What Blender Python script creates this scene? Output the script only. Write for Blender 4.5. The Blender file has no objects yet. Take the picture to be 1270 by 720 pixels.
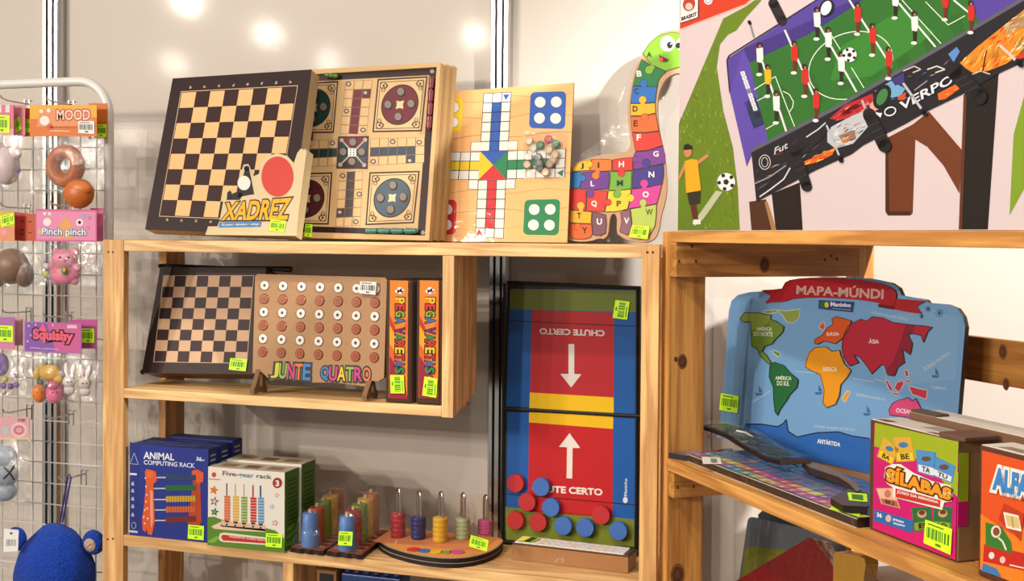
import bpy, bmesh, math, random
from mathutils import Vector, Matrix, noise
random.seed(7)
SC = bpy.context.scene
COL = SC.collection
R = math.radians

# ------------------------------------------------------------------ camera
FPX, CY = 1406.14, 314.197
PIT, ROL, YW1, YW2 = R(0.91553), R(0.44823), R(17.3291), R(19.3919)
EYE = Vector((0, 0, 1.5))
def lev(x, y, z):
    c, s = math.cos(ROL), math.sin(ROL); x, y = c*x+s*y, -s*x+c*y
    c, s = math.cos(PIT), math.sin(PIT); y, z = c*y+s*z, -s*y+c*z
    return Vector((x*math.cos(YW1)-z*math.sin(YW1), x*math.sin(YW1)+z*math.cos(YW1), -y))
def ray(px, py): return lev((px-635)/FPX, (py-CY)/FPX, 1)
cam_d = bpy.data.cameras.new('camera'); cam = bpy.data.objects.new('camera', cam_d); COL.objects.link(cam)
_r, _u, _b = lev(1, 0, 0), lev(0, -1, 0), lev(0, 0, -1)
cam.matrix_world = Matrix(((_r.x, _u.x, _b.x, EYE.x), (_r.y, _u.y, _b.y, EYE.y), (_r.z, _u.z, _b.z, EYE.z), (0, 0, 0, 1)))
cam_d.sensor_width = 36; cam_d.lens = FPX/1270*36; cam_d.shift_y = -(360-CY)/1270
cam_d.clip_start = 0.02
SC.camera = cam

# ------------------------------------------------------------------ frames
class Frame:
    """origin, x along the face, y into the thing, z up the face"""
    def __init__(s, O, ex=(1, 0, 0), lean=0.0):
        s.O = Vector(O); s.ex = Vector(ex).normalized()
        eh = Vector((-s.ex.y, s.ex.x, 0)); up = Vector((0, 0, 1)); c, n = math.cos(lean), math.sin(lean)
        s.ez = up*c + eh*n; s.ey = eh*c - up*n
        s.lean = lean
    def p3(s, px, py, y=0.0):
        d = ray(px, py); P = s.O + s.ey*y
        h = EYE + d*((P-EYE).dot(s.ey)/d.dot(s.ey)) - s.O
        return Vector((h.dot(s.ex), y, h.dot(s.ez)))
    def px(s, px, py, y=0.0):
        v = s.p3(px, py, y); return (v.x, v.z)
    def w(s, x, y, z): return s.O + s.ex*x + s.ey*y + s.ez*z
    def M(s):
        a, b, c, o = s.ex, s.ey, s.ez, s.O
        return Matrix(((a.x, b.x, c.x, o.x), (a.y, b.y, c.y, o.y), (a.z, b.z, c.z, o.z), (0, 0, 0, 1)))
def onY(px, py, Y): d = ray(px, py); return EYE + d*(Y/d.y)
def onZ(px, py, Z): d = ray(px, py); return EYE + d*((Z-EYE.z)/d.z)
def leaning(O, pb, pt, ex=(1, 0, 0)):
    lo, hi = R(-20), R(40)
    for _ in range(40):
        m = (lo+hi)/2; f = Frame(O, ex, m)
        if f.px(*pt)[0] > f.px(*pb)[0]: lo = m
        else: hi = m
    return Frame(O, ex, (lo+hi)/2)

# ------------------------------------------------------------------ colours and materials
def C(h, k=0.74):
    h = h.lstrip('#'); o = []
    for i in (0, 2, 4):
        v = int(h[i:i+2], 16)/255
        o.append((v/12.92 if v <= .04045 else ((v+.055)/1.055)**2.4)*k)
    return (o[0], o[1], o[2], 1)
MATS = {}
def new_mat(name):
    m = bpy.data.materials.new(name); m.use_nodes = True; MATS[name] = m
    nt = m.node_tree; b = nt.nodes['Principled BSDF']
    return m, nt, b
def nd(nt, t, **kw):
    n = nt.nodes.new(t)
    for k, v in kw.items():
        if hasattr(n, k) and not k[0].isupper(): setattr(n, k, v)
        else: n.inputs[k].default_value = v
    return n
def col_mat(name, rough, coat=0.0, bump=0.0, scale=60, metal=0.0, vary=0.0, spec=0.5, coatbump=0.0, sheen=0.0, coatrough=.06):
    m, nt, b = new_mat(name)
    at = nd(nt, 'ShaderNodeAttribute', attribute_name='Col')
    tc = nd(nt, 'ShaderNodeTexCoord')
    b.inputs['Roughness'].default_value = rough; b.inputs['Metallic'].default_value = metal
    b.inputs['Specular IOR Level'].default_value = spec
    b.inputs['Coat Weight'].default_value = coat; b.inputs['Coat Roughness'].default_value = coatrough
    if sheen: b.inputs['Sheen Weight'].default_value = sheen
    src = at.outputs['Color']
    if vary:
        nz = nd(nt, 'ShaderNodeTexNoise', Scale=scale*.4, Detail=4.0)
        nt.links.new(tc.outputs['Object'], nz.inputs['Vector'])
        mr = nd(nt, 'ShaderNodeMapRange'); mr.inputs[3].default_value = 1-vary; mr.inputs[4].default_value = 1+vary
        nt.links.new(nz.outputs[0], mr.inputs[0])
        mx = nd(nt, 'ShaderNodeMix', data_type='RGBA', blend_type='MULTIPLY'); mx.inputs[0].default_value = 1
        nt.links.new(src, mx.inputs[6]); nt.links.new(mr.outputs[0], mx.inputs[7]); src = mx.outputs[2]
    nt.links.new(src, b.inputs['Base Color'])
    for amt, sock in ((bump, 'Normal'), (coatbump, 'Coat Normal')):
        if amt:
            nz = nd(nt, 'ShaderNodeTexNoise', Scale=float(scale), Detail=3.0)
            nt.links.new(tc.outputs['Object'], nz.inputs['Vector'])
            bp = nd(nt, 'ShaderNodeBump', Strength=amt, Distance=.01)
            nt.links.new(nz.outputs[0], bp.inputs['Height']); nt.links.new(bp.outputs[0], b.inputs[sock])
    return m
col_mat('shrink_wrapped_card', .5, coat=.2, coatbump=.08, scale=45, spec=.2)
col_mat('crinkled_shiny_wrap', .4, coat=1.0, coatbump=.5, scale=55, spec=.3, coatrough=.05)
col_mat('printed_card', .55, spec=.3, bump=.02, scale=80)
col_mat('printed_plywood', .5, coat=.12, spec=.25, coatbump=.06, scale=30, vary=.06)
col_mat('matte_board', .75, bump=.15, scale=300, vary=.06)
col_mat('plastic', .3, bump=.02, scale=60)
col_mat('soft_rubber', .42, bump=.1, scale=90, spec=.4)
col_mat('metal', .22, metal=1.0, bump=.01)
col_mat('painted_metal', .35, bump=.02)
col_mat('plush_fabric', .95, bump=1.0, scale=260, sheen=.08, vary=.35, spec=.1)
def wood(name, axis):
    m, nt, b = new_mat(name)
    at = nd(nt, 'ShaderNodeAttribute', attribute_name='Col'); tc = nd(nt, 'ShaderNodeTexCoord')
    oi = nd(nt, 'ShaderNodeObjectInfo')
    mp = nd(nt, 'ShaderNodeMapping')
    sc = [26.0, 26.0, 26.0]; sc[axis] = 1.6
    mp.inputs['Scale'].default_value = sc
    ad = nd(nt, 'ShaderNodeVectorMath', operation='ADD')
    ml = nd(nt, 'ShaderNodeMath', operation='MULTIPLY'); ml.inputs[1].default_value = 13.7
    nt.links.new(oi.outputs['Random'], ml.inputs[0])
    nt.links.new(tc.outputs['Object'], ad.inputs[0]); nt.links.new(ml.outputs[0], ad.inputs[1])
    nt.links.new(ad.outputs[0], mp.inputs['Vector'])
    n1 = nd(nt, 'ShaderNodeTexNoise', Scale=1.3, Detail=3.0, Distortion=.6)
    nt.links.new(mp.outputs[0], n1.inputs['Vector'])
    m2 = nd(nt, 'ShaderNodeMath', operation='MULTIPLY'); m2.inputs[1].default_value = 22.0
    nt.links.new(n1.outputs[0], m2.inputs[0])
    sn = nd(nt, 'ShaderNodeMath', operation='SINE'); nt.links.new(m2.outputs[0], sn.inputs[0])
    n2 = nd(nt, 'ShaderNodeTexNoise', Scale=6.0, Detail=5.0); nt.links.new(mp.outputs[0], n2.inputs['Vector'])
    a1 = nd(nt, 'ShaderNodeMath', operation='MULTIPLY_ADD'); a1.inputs[1].default_value = .28; nt.links.new(sn.outputs[0], a1.inputs[0]); nt.links.new(n2.outputs[0], a1.inputs[2])
    cr = nd(nt, 'ShaderNodeValToRGB')
    cr.color_ramp.elements[0].position = .15; cr.color_ramp.elements[0].color = (.66, .54, .42, 1)
    cr.color_ramp.elements[1].position = .85; cr.color_ramp.elements[1].color = (1.12, 1.10, 1.05, 1)
    nt.links.new(a1.outputs[0], cr.inputs[0])
    mx = nd(nt, 'ShaderNodeMix', data_type='RGBA', blend_type='MULTIPLY'); mx.inputs[0].default_value = 1
    nt.links.new(at.outputs['Color'], mx.inputs[6]); nt.links.new(cr.outputs[0], mx.inputs[7])
    nt.links.new(mx.outputs[2], b.inputs['Base Color'])
    b.inputs['Roughness'].default_value = .5
    bp = nd(nt, 'ShaderNodeBump', Strength=.12, Distance=.002)
    nt.links.new(n2.outputs[0], bp.inputs['Height']); nt.links.new(bp.outputs[0], b.inputs['Normal'])
wood('pine_along_x', 0); wood('pine_along_y', 1); wood('pine_along_z', 2)
def film_mat(name, gloss, bump, scale):
    m, nt, b = new_mat(name); nt.nodes.remove(b)
    out = nt.nodes['Material Output']
    tr = nd(nt, 'ShaderNodeBsdfTransparent'); tr.inputs[0].default_value = (.97, .97, .96, 1)
    gl = nd(nt, 'ShaderNodeBsdfGlossy'); gl.inputs['Roughness'].default_value = .07
    lw = nd(nt, 'ShaderNodeLayerWeight', Blend=.25)
    tc = nd(nt, 'ShaderNodeTexCoord'); nz = nd(nt, 'ShaderNodeTexNoise', Scale=scale, Detail=3.0, Distortion=1.2)
    nt.links.new(tc.outputs['Object'], nz.inputs['Vector'])
    bp = nd(nt, 'ShaderNodeBump', Strength=bump, Distance=.012); nt.links.new(nz.outputs[0], bp.inputs['Height'])
    nt.links.new(bp.outputs[0], gl.inputs['Normal']); nt.links.new(bp.outputs[0], lw.inputs['Normal'])
    ma = nd(nt, 'ShaderNodeMath', operation='MULTIPLY_ADD'); ma.inputs[1].default_value = .30; ma.inputs[2].default_value = gloss
    ma.use_clamp = True
    nt.links.new(lw.outputs['Facing'], ma.inputs[0])
    mx = nd(nt, 'ShaderNodeMixShader')
    nt.links.new(ma.outputs[0], mx.inputs[0]); nt.links.new(tr.outputs[0], mx.inputs[1]); nt.links.new(gl.outputs[0], mx.inputs[2])
    nt.links.new(mx.outputs[0], out.inputs[0])
film_mat('clear_film', .045, .5, 26.0)
film_mat('crinkled_bag_film', .13, .9, 30.0)

# ------------------------------------------------------------------ mesh builder
L = 0.00016
_TXT = {}
def text_mesh(s, bold):
    k = (s, bold)
    if k not in _TXT:
        cu = bpy.data.curves.new('t', 'FONT'); cu.body = s; cu.size = 1; cu.offset = bold; cu.resolution_u = 3
        ob = bpy.data.objects.new('t', cu); COL.objects.link(ob)
        bpy.context.view_layer.update()
        me = bpy.data.meshes.new_from_object(ob.evaluated_get(bpy.context.evaluated_depsgraph_get()))
        _TXT[k] = ([(v.co.x, v.co.y) for v in me.vertices], [tuple(p.vertices) for p in me.polygons])
        bpy.data.objects.remove(ob); bpy.data.curves.remove(cu); bpy.data.meshes.remove(me)
    return _TXT[k]
def bil(q, u, v):
    (x0, y0), (x1, y1), (x2, y2), (x3, y3) = q   # bl br tr tl
    return ((x0*(1-u)+x1*u)*(1-v)+(x3*(1-u)+x2*u)*v, (y0*(1-u)+y1*u)*(1-v)+(y3*(1-u)+y2*u)*v)
class MB:
    def __init__(s, F=None, mat='shrink_wrapped_card', y=0.0):
        s.F = F; s.v = []; s.f = []; s.c = []; s.m = []; s.mats = [mat]; s.y = y; s.zmin = -9; s.xmin = -9
    def mi(s, mat):
        if mat is None: return 0
        if mat not in s.mats: s.mats.append(mat)
        return s.mats.index(mat)
    def add(s, vs, fs, col, mat=None):
        o = len(s.v); s.v += [tuple(v) for v in vs]; m = s.mi(mat)
        for f in fs:
            s.f.append(tuple(i+o for i in f)); s.m.append(m)
            s.c.append(col)
    def quad8(s, p, col, mat=None, front=None):
        # p: 4 front points (bl br tr tl) then 4 back points
        F = [(0, 1, 2, 3), (5, 4, 7, 6), (4, 0, 3, 7), (1, 5, 6, 2), (3, 2, 6, 7), (4, 5, 1, 0)]
        s.add(p, F, col, mat)
        if front is not None: s.c[-6] = front
    def box(s, x0, x1, y0, y1, z0, z1, col, mat=None, front=None, top=None, right=None):
        s.quad8([(x0, y0, z0), (x1, y0, z0), (x1, y0, z1), (x0, y0, z1), (x0, y1, z0), (x1, y1, z0), (x1, y1, z1), (x0, y1, z1)], col, mat, front)
        if right is not None: s.c[-3] = right
        if top is not None: s.c[-2] = top
    def prism(s, pts, y0, y1, col, side=None, mat=None, sidemat=None):
        a = sum(pts[i][0]*pts[(i+1) % len(pts)][1]-pts[(i+1) % len(pts)][0]*pts[i][1] for i in range(len(pts)))
        if a < 0: pts = pts[::-1]
        n = len(pts); vs = [(x, y0, z) for x, z in pts]+[(x, y1, z) for x, z in pts]
        s.add(vs, [tuple(range(n))], col, mat)
        s.add(vs, [tuple(range(2*n-1, n-1, -1))], side or col, sidemat or mat)
        s.add(vs, [(i, n+i, n+(i+1) % n, (i+1) % n) for i in range(n)], side or col, sidemat or mat)
    def slab(s, pts, z0, z1, col, side=None, mat=None, sidemat=None):
        # pts in x,y seen from above
        a = sum(pts[i][0]*pts[(i+1) % len(pts)][1]-pts[(i+1) % len(pts)][0]*pts[i][1] for i in range(len(pts)))
        if a < 0: pts = pts[::-1]
        n = len(pts); vs = [(x, y, z1) for x, y in pts]+[(x, y, z0) for x, y in pts]
        s.add(vs, [tuple(range(n))], col, mat)
        s.add(vs, [tuple(range(2*n-1, n-1, -1))], side or col, sidemat or mat)
        s.add(vs, [(i, n+i, n+(i+1) % n, (i+1) % n) for i in range(n)], side or col, sidemat or mat)
    # --- printing: photo points laid onto the face plane y = s.y
    def lay(s, pts, col, k=1, mat=None, y=None):
        yy = (s.y if y is None else y)
        vs = []
        for p in pts:
            q = s.F.p3(p[0], p[1], yy-L*k); vs.append((max(q.x, s.xmin), q.y, max(q.z, s.zmin)))
        s.add(vs, [tuple(range(len(vs)))], col, mat)
    def flat(s, pts, col, k=1, mat=None, y=None):
        yy = (s.y if y is None else y)
        s.add([(x, yy-L*k, z) for x, z in pts], [tuple(range(len(pts)))], col, mat)
    def disc(s, cx, cy, rx, ry, col, k=1, n=20, a=0, mat=None):
        ca, sa = math.cos(R(a)), math.sin(R(a)); P = []
        for i in range(n):
            u, v = rx*math.cos(2*math.pi*i/n), ry*math.sin(2*math.pi*i/n)
            P.append((cx+u*ca-v*sa, cy+u*sa+v*ca))
        s.lay(P[::-1], col, k, mat)
    def ring(s, cx, cy, rx, ry, w, col, k=1, n=32, a=0, a0=0, a1=360):
        ca, sa = math.cos(R(a)), math.sin(R(a)); P = []
        for i in range(n+1):
            t = R(a0+(a1-a0)*i/n); u, v = rx*math.cos(t), ry*math.sin(t)
            P.append((cx+u*ca-v*sa, cy+u*sa+v*ca))
        s.stroke(P, w, col, k)
    def stroke(s, P, w, col, k=1, mat=None):
        for i in range(len(P)-1):
            (x0, y0), (x1, y1) = P[i], P[i+1]
            d = math.hypot(x1-x0, y1-y0) or 1
            nx, ny = -(y1-y0)/d*w/2, (x1-x0)/d*w/2
            s.lay([(x0+nx, y0+ny), (x0-nx, y0-ny), (x1-nx, y1-ny), (x1+nx, y1+ny)][::-1], col, k, mat)
    def grid(s, q, nx, ny, fn, k=1, mat=None):
        for j in range(ny):
            for i in range(nx):
                c = fn(i, j)
                if c is None: continue
                s.lay([bil(q, i/nx, j/ny), bil(q, (i+1)/nx, j/ny), bil(q, (i+1)/nx, (j+1)/ny), bil(q, i/nx, (j+1)/ny)], c, k, mat)
    def text(s, t, q, col, k=2, bold=.015, outline=None, ow=.06, mat=None, per=None):
        vs, fs = text_mesh(t, bold)
        xs = [v[0] for v in vs]; ys = [v[1] for v in vs]
        x0, x1, y0, y1 = min(xs), max(xs), min(ys), max(ys)
        def put(vs, fs, col, k):
            o = []
            for x, y in vs:
                p = bil(q, (x-x0)/(x1-x0), (y-y0)/(y1-y0)); h = s.F.p3(p[0], p[1], s.y-L*k); o.append((h.x, h.y, h.z))
            if callable(col):
                for f in fs:
                    u = sum((vs[i][0]-x0)/(x1-x0) for i in f)/len(f); s.add([o[i] for i in f], [tuple(range(len(f)))], col(u), mat)
            else: s.add(o, fs, col, mat)
        if outline:
            v2, f2 = text_mesh(t, bold+ow); put(v2, f2, outline, k)
            k += 1
        put(vs, fs, col, k)
    # --- solids
    def tube(s, P, r, col, seg=10, mat=None, cap=True):
        P = [Vector(p) for p in P]; n = len(P); rs = r if isinstance(r, (list, tuple)) else [r]*n
        vs = []; up = None
        for i in range(n):
            d = (P[min(i+1, n-1)]-P[max(i-1, 0)]).normalized()
            if up is None:
                up = d.orthogonal().normalized()
            up = (up-d*up.dot(d)).normalized(); sd = d.cross(up)
            for j in range(seg):
                t = 2*math.pi*j/seg; vs.append(P[i]+up*math.cos(t)*rs[i]+sd*math.sin(t)*rs[i])
        fs = [(i*seg+j, i*seg+(j+1) % seg, (i+1)*seg+(j+1) % seg, (i+1)*seg+j) for i in range(n-1) for j in range(seg)]
        if cap: fs += [tuple(range(seg-1, -1, -1)), tuple(range((n-1)*seg, n*seg))]
        s.add(vs, fs, col, mat)
    def lathe(s, prof, c, col, seg=24, axis='z', mat=None):
        # prof: (r, h); axis z or y (h runs along it)
        vs = []; n = len(prof)
        for r, h in prof:
            for j in range(seg):
                t = 2*math.pi*j/seg
                if axis == 'z': vs.append((c[0]+r*math.cos(t), c[1]+r*math.sin(t), c[2]+h))
                else: vs.append((c[0]+r*math.cos(t), c[1]+h, c[2]+r*math.sin(t)))
        fl = (axis == 'y')
        fs = []
        for i in range(n-1):
            for j in range(seg):
                f = (i*seg+j, i*seg+(j+1) % seg, (i+1)*seg+(j+1) % seg, (i+1)*seg+j)
                fs.append(f[::-1] if fl else f)
        if prof[0][0] > 1e-5: fs.append(tuple(range(seg)) if fl else tuple(range(seg-1, -1, -1)))
        if prof[-1][0] > 1e-5: fs.append(tuple(range((n-1)*seg, n*seg))[::-1] if fl else tuple(range((n-1)*seg, n*seg)))
        s.add(vs, fs, col, mat)
    def ball(s, c, r, col, seg=18, rings=12, mat=None, fn=None, rot=0):
        rx, ry, rz = r if isinstance(r, (list, tuple)) else (r, r, r)
        cr, sr = math.cos(R(rot)), math.sin(R(rot))
        vs = []
        for i in range(rings+1):
            p = math.pi*i/rings
            for j in range(seg):
                t = 2*math.pi*j/seg
                d = (math.sin(p)*math.cos(t), math.sin(p)*math.sin(t), math.cos(p))
                k = fn(d) if fn else 1.0
                x, z = d[0]*rx*k, d[2]*rz*k
                vs.append((c[0]+x*cr-z*sr, c[1]+d[1]*ry*k, c[2]+x*sr+z*cr))
        fs = [(i*seg+j, (i+1)*seg+j, (i+1)*seg+(j+1) % seg, i*seg+(j+1) % seg) for i in range(rings) for j in range(seg)]
        s.add(vs, fs, col, mat)
    def sheet(s, q, n, col, fn, mat=None):
        # q: four 3D corners bl br tr tl ; fn(u, v) offset along local y
        vs = []
        q = [Vector(p) for p in q]
        for j in range(n+1):
            for i in range(n+1):
                u, v = i/n, j/n
                p = (q[0]*(1-u)+q[1]*u)*(1-v)+(q[3]*(1-u)+q[2]*u)*v
                vs.append((p.x, p.y+fn(u, v), p.z))
        s.add(vs, [(j*(n+1)+i, j*(n+1)+i+1, (j+1)*(n+1)+i+1, (j+1)*(n+1)+i) for j in range(n) for i in range(n)], col, mat)
    def build(s, name, parent=None, F=None, bevel=0.0, smooth=False, weld=False):
        me = bpy.data.meshes.new(name)
        me.from_pydata(s.v, [], s.f)
        for m in s.mats: me.materials.append(MATS[m])
        me.polygons.foreach_set('material_index', s.m)
        ca = me.color_attributes.new('Col', 'FLOAT_COLOR', 'CORNER')
        buf = []
        for p, c in zip(me.polygons, s.c): buf += list(c)*p.loop_total
        ca.data.foreach_set('color', buf)
        if weld:
            bm = bmesh.new(); bm.from_mesh(me); bmesh.ops.remove_doubles(bm, verts=bm.verts, dist=1e-5)
            bmesh.ops.recalc_face_normals(bm, faces=bm.faces); bm.to_mesh(me); bm.free()
        if smooth:
            me.polygons.foreach_set('use_smooth', [True]*len(me.polygons))
            me.set_sharp_from_angle(angle=R(40))
        me.update()
        o = bpy.data.objects.new(name, me); COL.objects.link(o)
        if parent is not None: o.parent = parent
        elif F is not None: o.matrix_world = F.M()
        if bevel:
            b = o.modifiers.new('bevel', 'BEVEL'); b.width = bevel; b.segments = 2; b.limit_method = 'ANGLE'; b.angle_limit = R(40)
        return o
def tag(o, label, cat, group=None):
    o['label'] = label; o['category'] = cat
    if group: o['group'] = group
    return o
def thing(name, label, cat, F, group=None):
    o = bpy.data.objects.new(name, None); COL.objects.link(o); o.matrix_world = F.M()
    o.empty_display_size = .03
    return tag(o, label, cat, group)
def struct(o): o['kind'] = 'structure'; return o
def dup(o, M, label, group=None):
    c = o.copy(); COL.objects.link(c); c.matrix_world = M; c['label'] = label
    if group: c['group'] = group
    for ch in o.children:
        d = ch.copy(); COL.objects.link(d); d.parent = c
        for g in ch.children:
            e = g.copy(); COL.objects.link(e); e.parent = d
    return c
WHITE = C('f4f0ea'); BLACK = C('15130f'); LIME = C('c4f52a', 1.0); LIMED = C('4a8a1c'); FILMC = (1, 1, 1, 1)
def sticker(F, par, q, y=0.0, k=9, side=False, lab=True, white=False):
    m = MB(F, 'printed_card', y)
    base = WHITE if white else LIME; dk = C('3a3a3a') if white else LIMED
    m.lay(q, base, k)
    sub = lambda u, v: bil(q, u, v)
    rnd = random.Random(int(q[0][0]*7+q[0][1]))
    if not side:
        m.lay([sub(.1, .84), sub(.7, .84), sub(.7, .90), sub(.1, .90)], dk, k+1)
        x = .08
        while x < .9:
            w = rnd.choice((.025, .04, .07)); m.lay([sub(x, .3), sub(min(x+w, .93), .3), sub(min(x+w, .93), .74), sub(x, .74)], dk, k+1); x += w+rnd.choice((.02, .03, .05))
        m.lay([sub(.42, .1), sub(.62, .1), sub(.62, .2), sub(.42, .2)], dk, k+1)
    else:
        m.lay([sub(.84, .1), sub(.90, .1), sub(.90, .7), sub(.84, .7)], dk, k+1)
        x = .08
        while x < .9:
            w = rnd.choice((.025, .04, .07)); m.lay([sub(.3, x), sub(.74, x), sub(.74, min(x+w, .93)), sub(.3, min(x+w, .93))], dk, k+1); x += w+rnd.choice((.02, .03, .05))
        m.lay([sub(.1, .42), sub(.2, .42), sub(.2, .62), sub(.1, .62)], dk, k+1)
    o = m.build('price_sticker', par)
    if lab: o['label'] = 'white barcode sticker' if white else 'bright green barcode price sticker'
    return o
def cr(ox, oy, k): return lambda *P: [(ox+x/k, oy+y/k) for x, y in P]   # points read off an enlarged crop
def c1(ox, oy, k): return lambda x, y: (ox+x/k, oy+y/k)
# ================================================================== setting
Y0 = 1.8427; YW = Y0+.30
ZT, ZM, ZB = 1.4858, 1.2018, .9215           # upper faces of the three left shelves
m, nt, b = new_mat('laminate_wall')
tc = nd(nt, 'ShaderNodeTexCoord')
b.inputs['Base Color'].default_value = C('d3cac0', .80); b.inputs['Roughness'].default_value = .08; b.inputs['Specular IOR Level'].default_value = .017
n1 = nd(nt, 'ShaderNodeTexNoise', Scale=210.0, Detail=2.0); nt.links.new(tc.outputs['Object'], n1.inputs['Vector'])
bp = nd(nt, 'ShaderNodeBump', Strength=.012, Distance=.004); nt.links.new(n1.outputs[0], bp.inputs['Height']); nt.links.new(bp.outputs[0], b.inputs['Normal'])
m, nt, b = new_mat('vinyl_floor')
tc = nd(nt, 'ShaderNodeTexCoord'); n1 = nd(nt, 'ShaderNodeTexNoise', Scale=9.0, Detail=5.0); nt.links.new(tc.outputs['Object'], n1.inputs['Vector'])
crm = nd(nt, 'ShaderNodeValToRGB'); crm.color_ramp.elements[0].color = C('8d857c'); crm.color_ramp.elements[1].color = C('a79f95')
nt.links.new(n1.outputs[0], crm.inputs[0]); nt.links.new(crm.outputs[0], b.inputs['Base Color']); b.inputs['Roughness'].default_value = .45

def wbox(name, x0, x1, y0, y1, z0, z1, mat, col=WHITE):
    w = MB(None, mat); w.box(x0, x1, y0, y1, z0, z1, col); return struct(w.build(name))
wbox('floor', -3.2, 2.6, -3.0, YW+.1, -.06, 0, 'vinyl_floor')
wbox('wall_back', -3.2, 2.6, YW, YW+.05, 0, 3.0, 'laminate_wall')
PIN = C('e2b578', .92); PIN2 = C('cf9d5e', .88); PIN3 = C('e6c088', .92); KNOT = C('57300f'); KNOT2 = C('86511f')
def column(name, xl, xr):
    # aluminium exhibition profile with two open grooves
    y0, w = YW-.024, xr-xl
    q = MB(None, 'metal'); pts = [(0, .3), (.1, 0), (.27, 0), (.30, .5), (.37, .5), (.40, 0), (.60, 0), (.63, .5), (.70, .5), (.73, 0), (.9, 0), (1, .3), (1, 1), (0, 1)]
    P = [(xl+u*w, y0+v*.024) for u, v in pts]
    q.slab(P, 0, 3.0, C('c9c6c2', 1))
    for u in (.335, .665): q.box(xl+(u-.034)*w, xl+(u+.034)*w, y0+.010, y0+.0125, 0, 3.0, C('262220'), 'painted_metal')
    return struct(q.build(name))
column('trim_1', onY(50.7, 60, YW-.024).x, onY(73, 60, YW-.024).x)
column('trim_2', onY(607, 40, YW-.024).x, onY(632, 40, YW-.024).x)

# ================================================================== left shelf unit
X = lambda px, y=Y0: onY(px, 400, y).x
XL, XPI = -1.3967, -1.3505
def knot(mb, x, y, z, r, axis, sgn=1):
    # ring-grown knot, flush with the plank face
    for k, (rr, c) in enumerate(((r, KNOT2), (r*.72, KNOT), (r*.4, C('6d4015')))):
        P = []
        for i in range(18):
            t = 2*math.pi*i/18; a, bb = rr*.8*math.cos(t), rr*1.15*math.sin(t)
            o = .0004*(k+1)
            if axis == 'y': P.append((x+a, y-o, z+bb))
            elif axis == 'x': P.append((x+o*sgn, y+a, z+bb))
        mb.add(P, [tuple(range(18))], c, 'matte_board')
FU = Frame((XL, Y0, 0))
unit = thing('shelf_unit', 'light pine open shelf unit full of board games against the grey wall', 'shelf', FU)
def plank(name, x0, x1, y0, y1, z0, z1, axis, par=unit, F=FU, col=PIN, nails=()):
    w = MB(F, 'pine_along_'+'xyz'[axis]); w.box(x0-F.O.x, x1-F.O.x, y0-F.O.y, y1-F.O.y, z0, z1, col)
    for nx, nz in nails:
        w.lathe([(.0022, 0), (.0022, .0004)], (nx-F.O.x, y0-F.O.y-.0004, nz), C('4a3018'), 8, 'y', 'matte_board')
    return w.build(name, par, bevel=.0012)
XR0, XR1 = -.3512, -.3225
plank('post', XL, XPI, Y0, Y0+.0155, 0, ZT, 2, nails=((-1.385, 1.462), (-1.375, 1.462), (-1.385, .91), (-1.373, .912)))
plank('post', XL+.002, XL+.0185, Y0+.0155, Y0+.15, ZT-.0217, ZT, 1, col=PIN2)
plank('post', -1.376, -1.3588, Y0+.15, Y0+.2166, 0, ZT-.022, 2, col=PIN2)
plank('post', XR0, XR1, Y0, Y0+.0155, 0, ZT, 2, nails=((-.342, 1.474), (-.333, 1.474)))
plank('post', -.3505, -.3335, Y0+.15, Y0+.2166, 0, ZT-.022, 2, col=PIN2)
plank('top_board', XPI, XR0, Y0+.0005, Y0+.2166, ZT-.0217, ZT, 0, col=PIN3)
plank('shelf_board', XPI, -.7015, Y0+.0005, Y0+.149, ZM-.018, ZM, 0, col=PIN3)
plank('shelf_board', -1.358, XPI, Y0+.0156, Y0+.149, ZM-.018, ZM, 0, col=PIN3)
plank('shelf_board', XPI, XR0, Y0+.0005, Y0+.2166, ZB-.0212, ZB, 0, col=PIN3)
w = MB(FU, 'pine_along_z')
A = [(Y0, 1.1825), (Y0+.122, 1.2125), (Y0+.122, ZT-.022), (Y0, ZT-.022)]
xa, xb = -.7013-XL, -.6796-XL
w.quad8([(xa, 0, A[0][1]), (xb, 0, A[0][1]), (xb, 0, A[3][1]), (xa, 0, A[3][1]), (xa, .122, A[1][1]), (xb, .122, A[1][1]), (xb, .122, A[2][1]), (xa, .122, A[2][1])], PIN3)
w.build('divider', unit, bevel=.001)
plank('divider', -1.0096, -.9883, Y0+.002, Y0+.15, 0, ZB-.0212, 2)
plank('shelf_board', XPI, XR0, Y0+.0005, Y0+.149, .60, .62, 0, col=PIN3)

# ================================================================== right shelf unit
EA = YW1+YW2
E2 = Vector((math.sin(EA), -math.cos(EA), 0)); E3 = Vector((math.cos(EA), math.sin(EA), 0))
P0 = Vector((-.3192, 1.8627, 0))
FR = Frame(P0, E2)
ZRT, ZRM = 1.509, 1.138
S1 = 1.12
runit = thing('shelf_unit', 'darker pine rack with slatted sides standing at an angle on the right', 'shelf', FR)
PR = C('d29a52', .86); PR2 = C('c28a44', .82)
def rp(name, s0, s1, e0, e1, z0, z1, axis, col=PR):
    w = MB(FR, 'pine_along_'+'xyz'[axis]); w.box(s0, s1, e0, e1, z0, z1, col); return w
w = rp('post', -.004, .022, 0, .067, 0, ZRT-.0005, 2)
def rknot(mb, px, py, s, r):
    # knot on the face of a plank that looks along +x of this unit
    d = ray(px, py); Fp = FR.w(s, 0, 0); h = EYE+d*((Fp-EYE).dot(E2)/d.dot(E2)); e, z = (h-P0).dot(E3), h.z
    knot(mb, s, e, z, r, 'x')
rknot(w, 846, 448, .022, .011); rknot(w, 840, 712, .022, .016); rknot(w, 838, 445, .022, .004)
w.build('post', runit, bevel=.0015)
rp('post', -.004, .022, .36, .40, 0, ZRT-.018, 2).build('post', runit, bevel=.0015)
rp('post', S1-.022, S1+.004, 0, .067, 0, ZRT-.0005, 2).build('post', runit, bevel=.0015)
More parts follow.
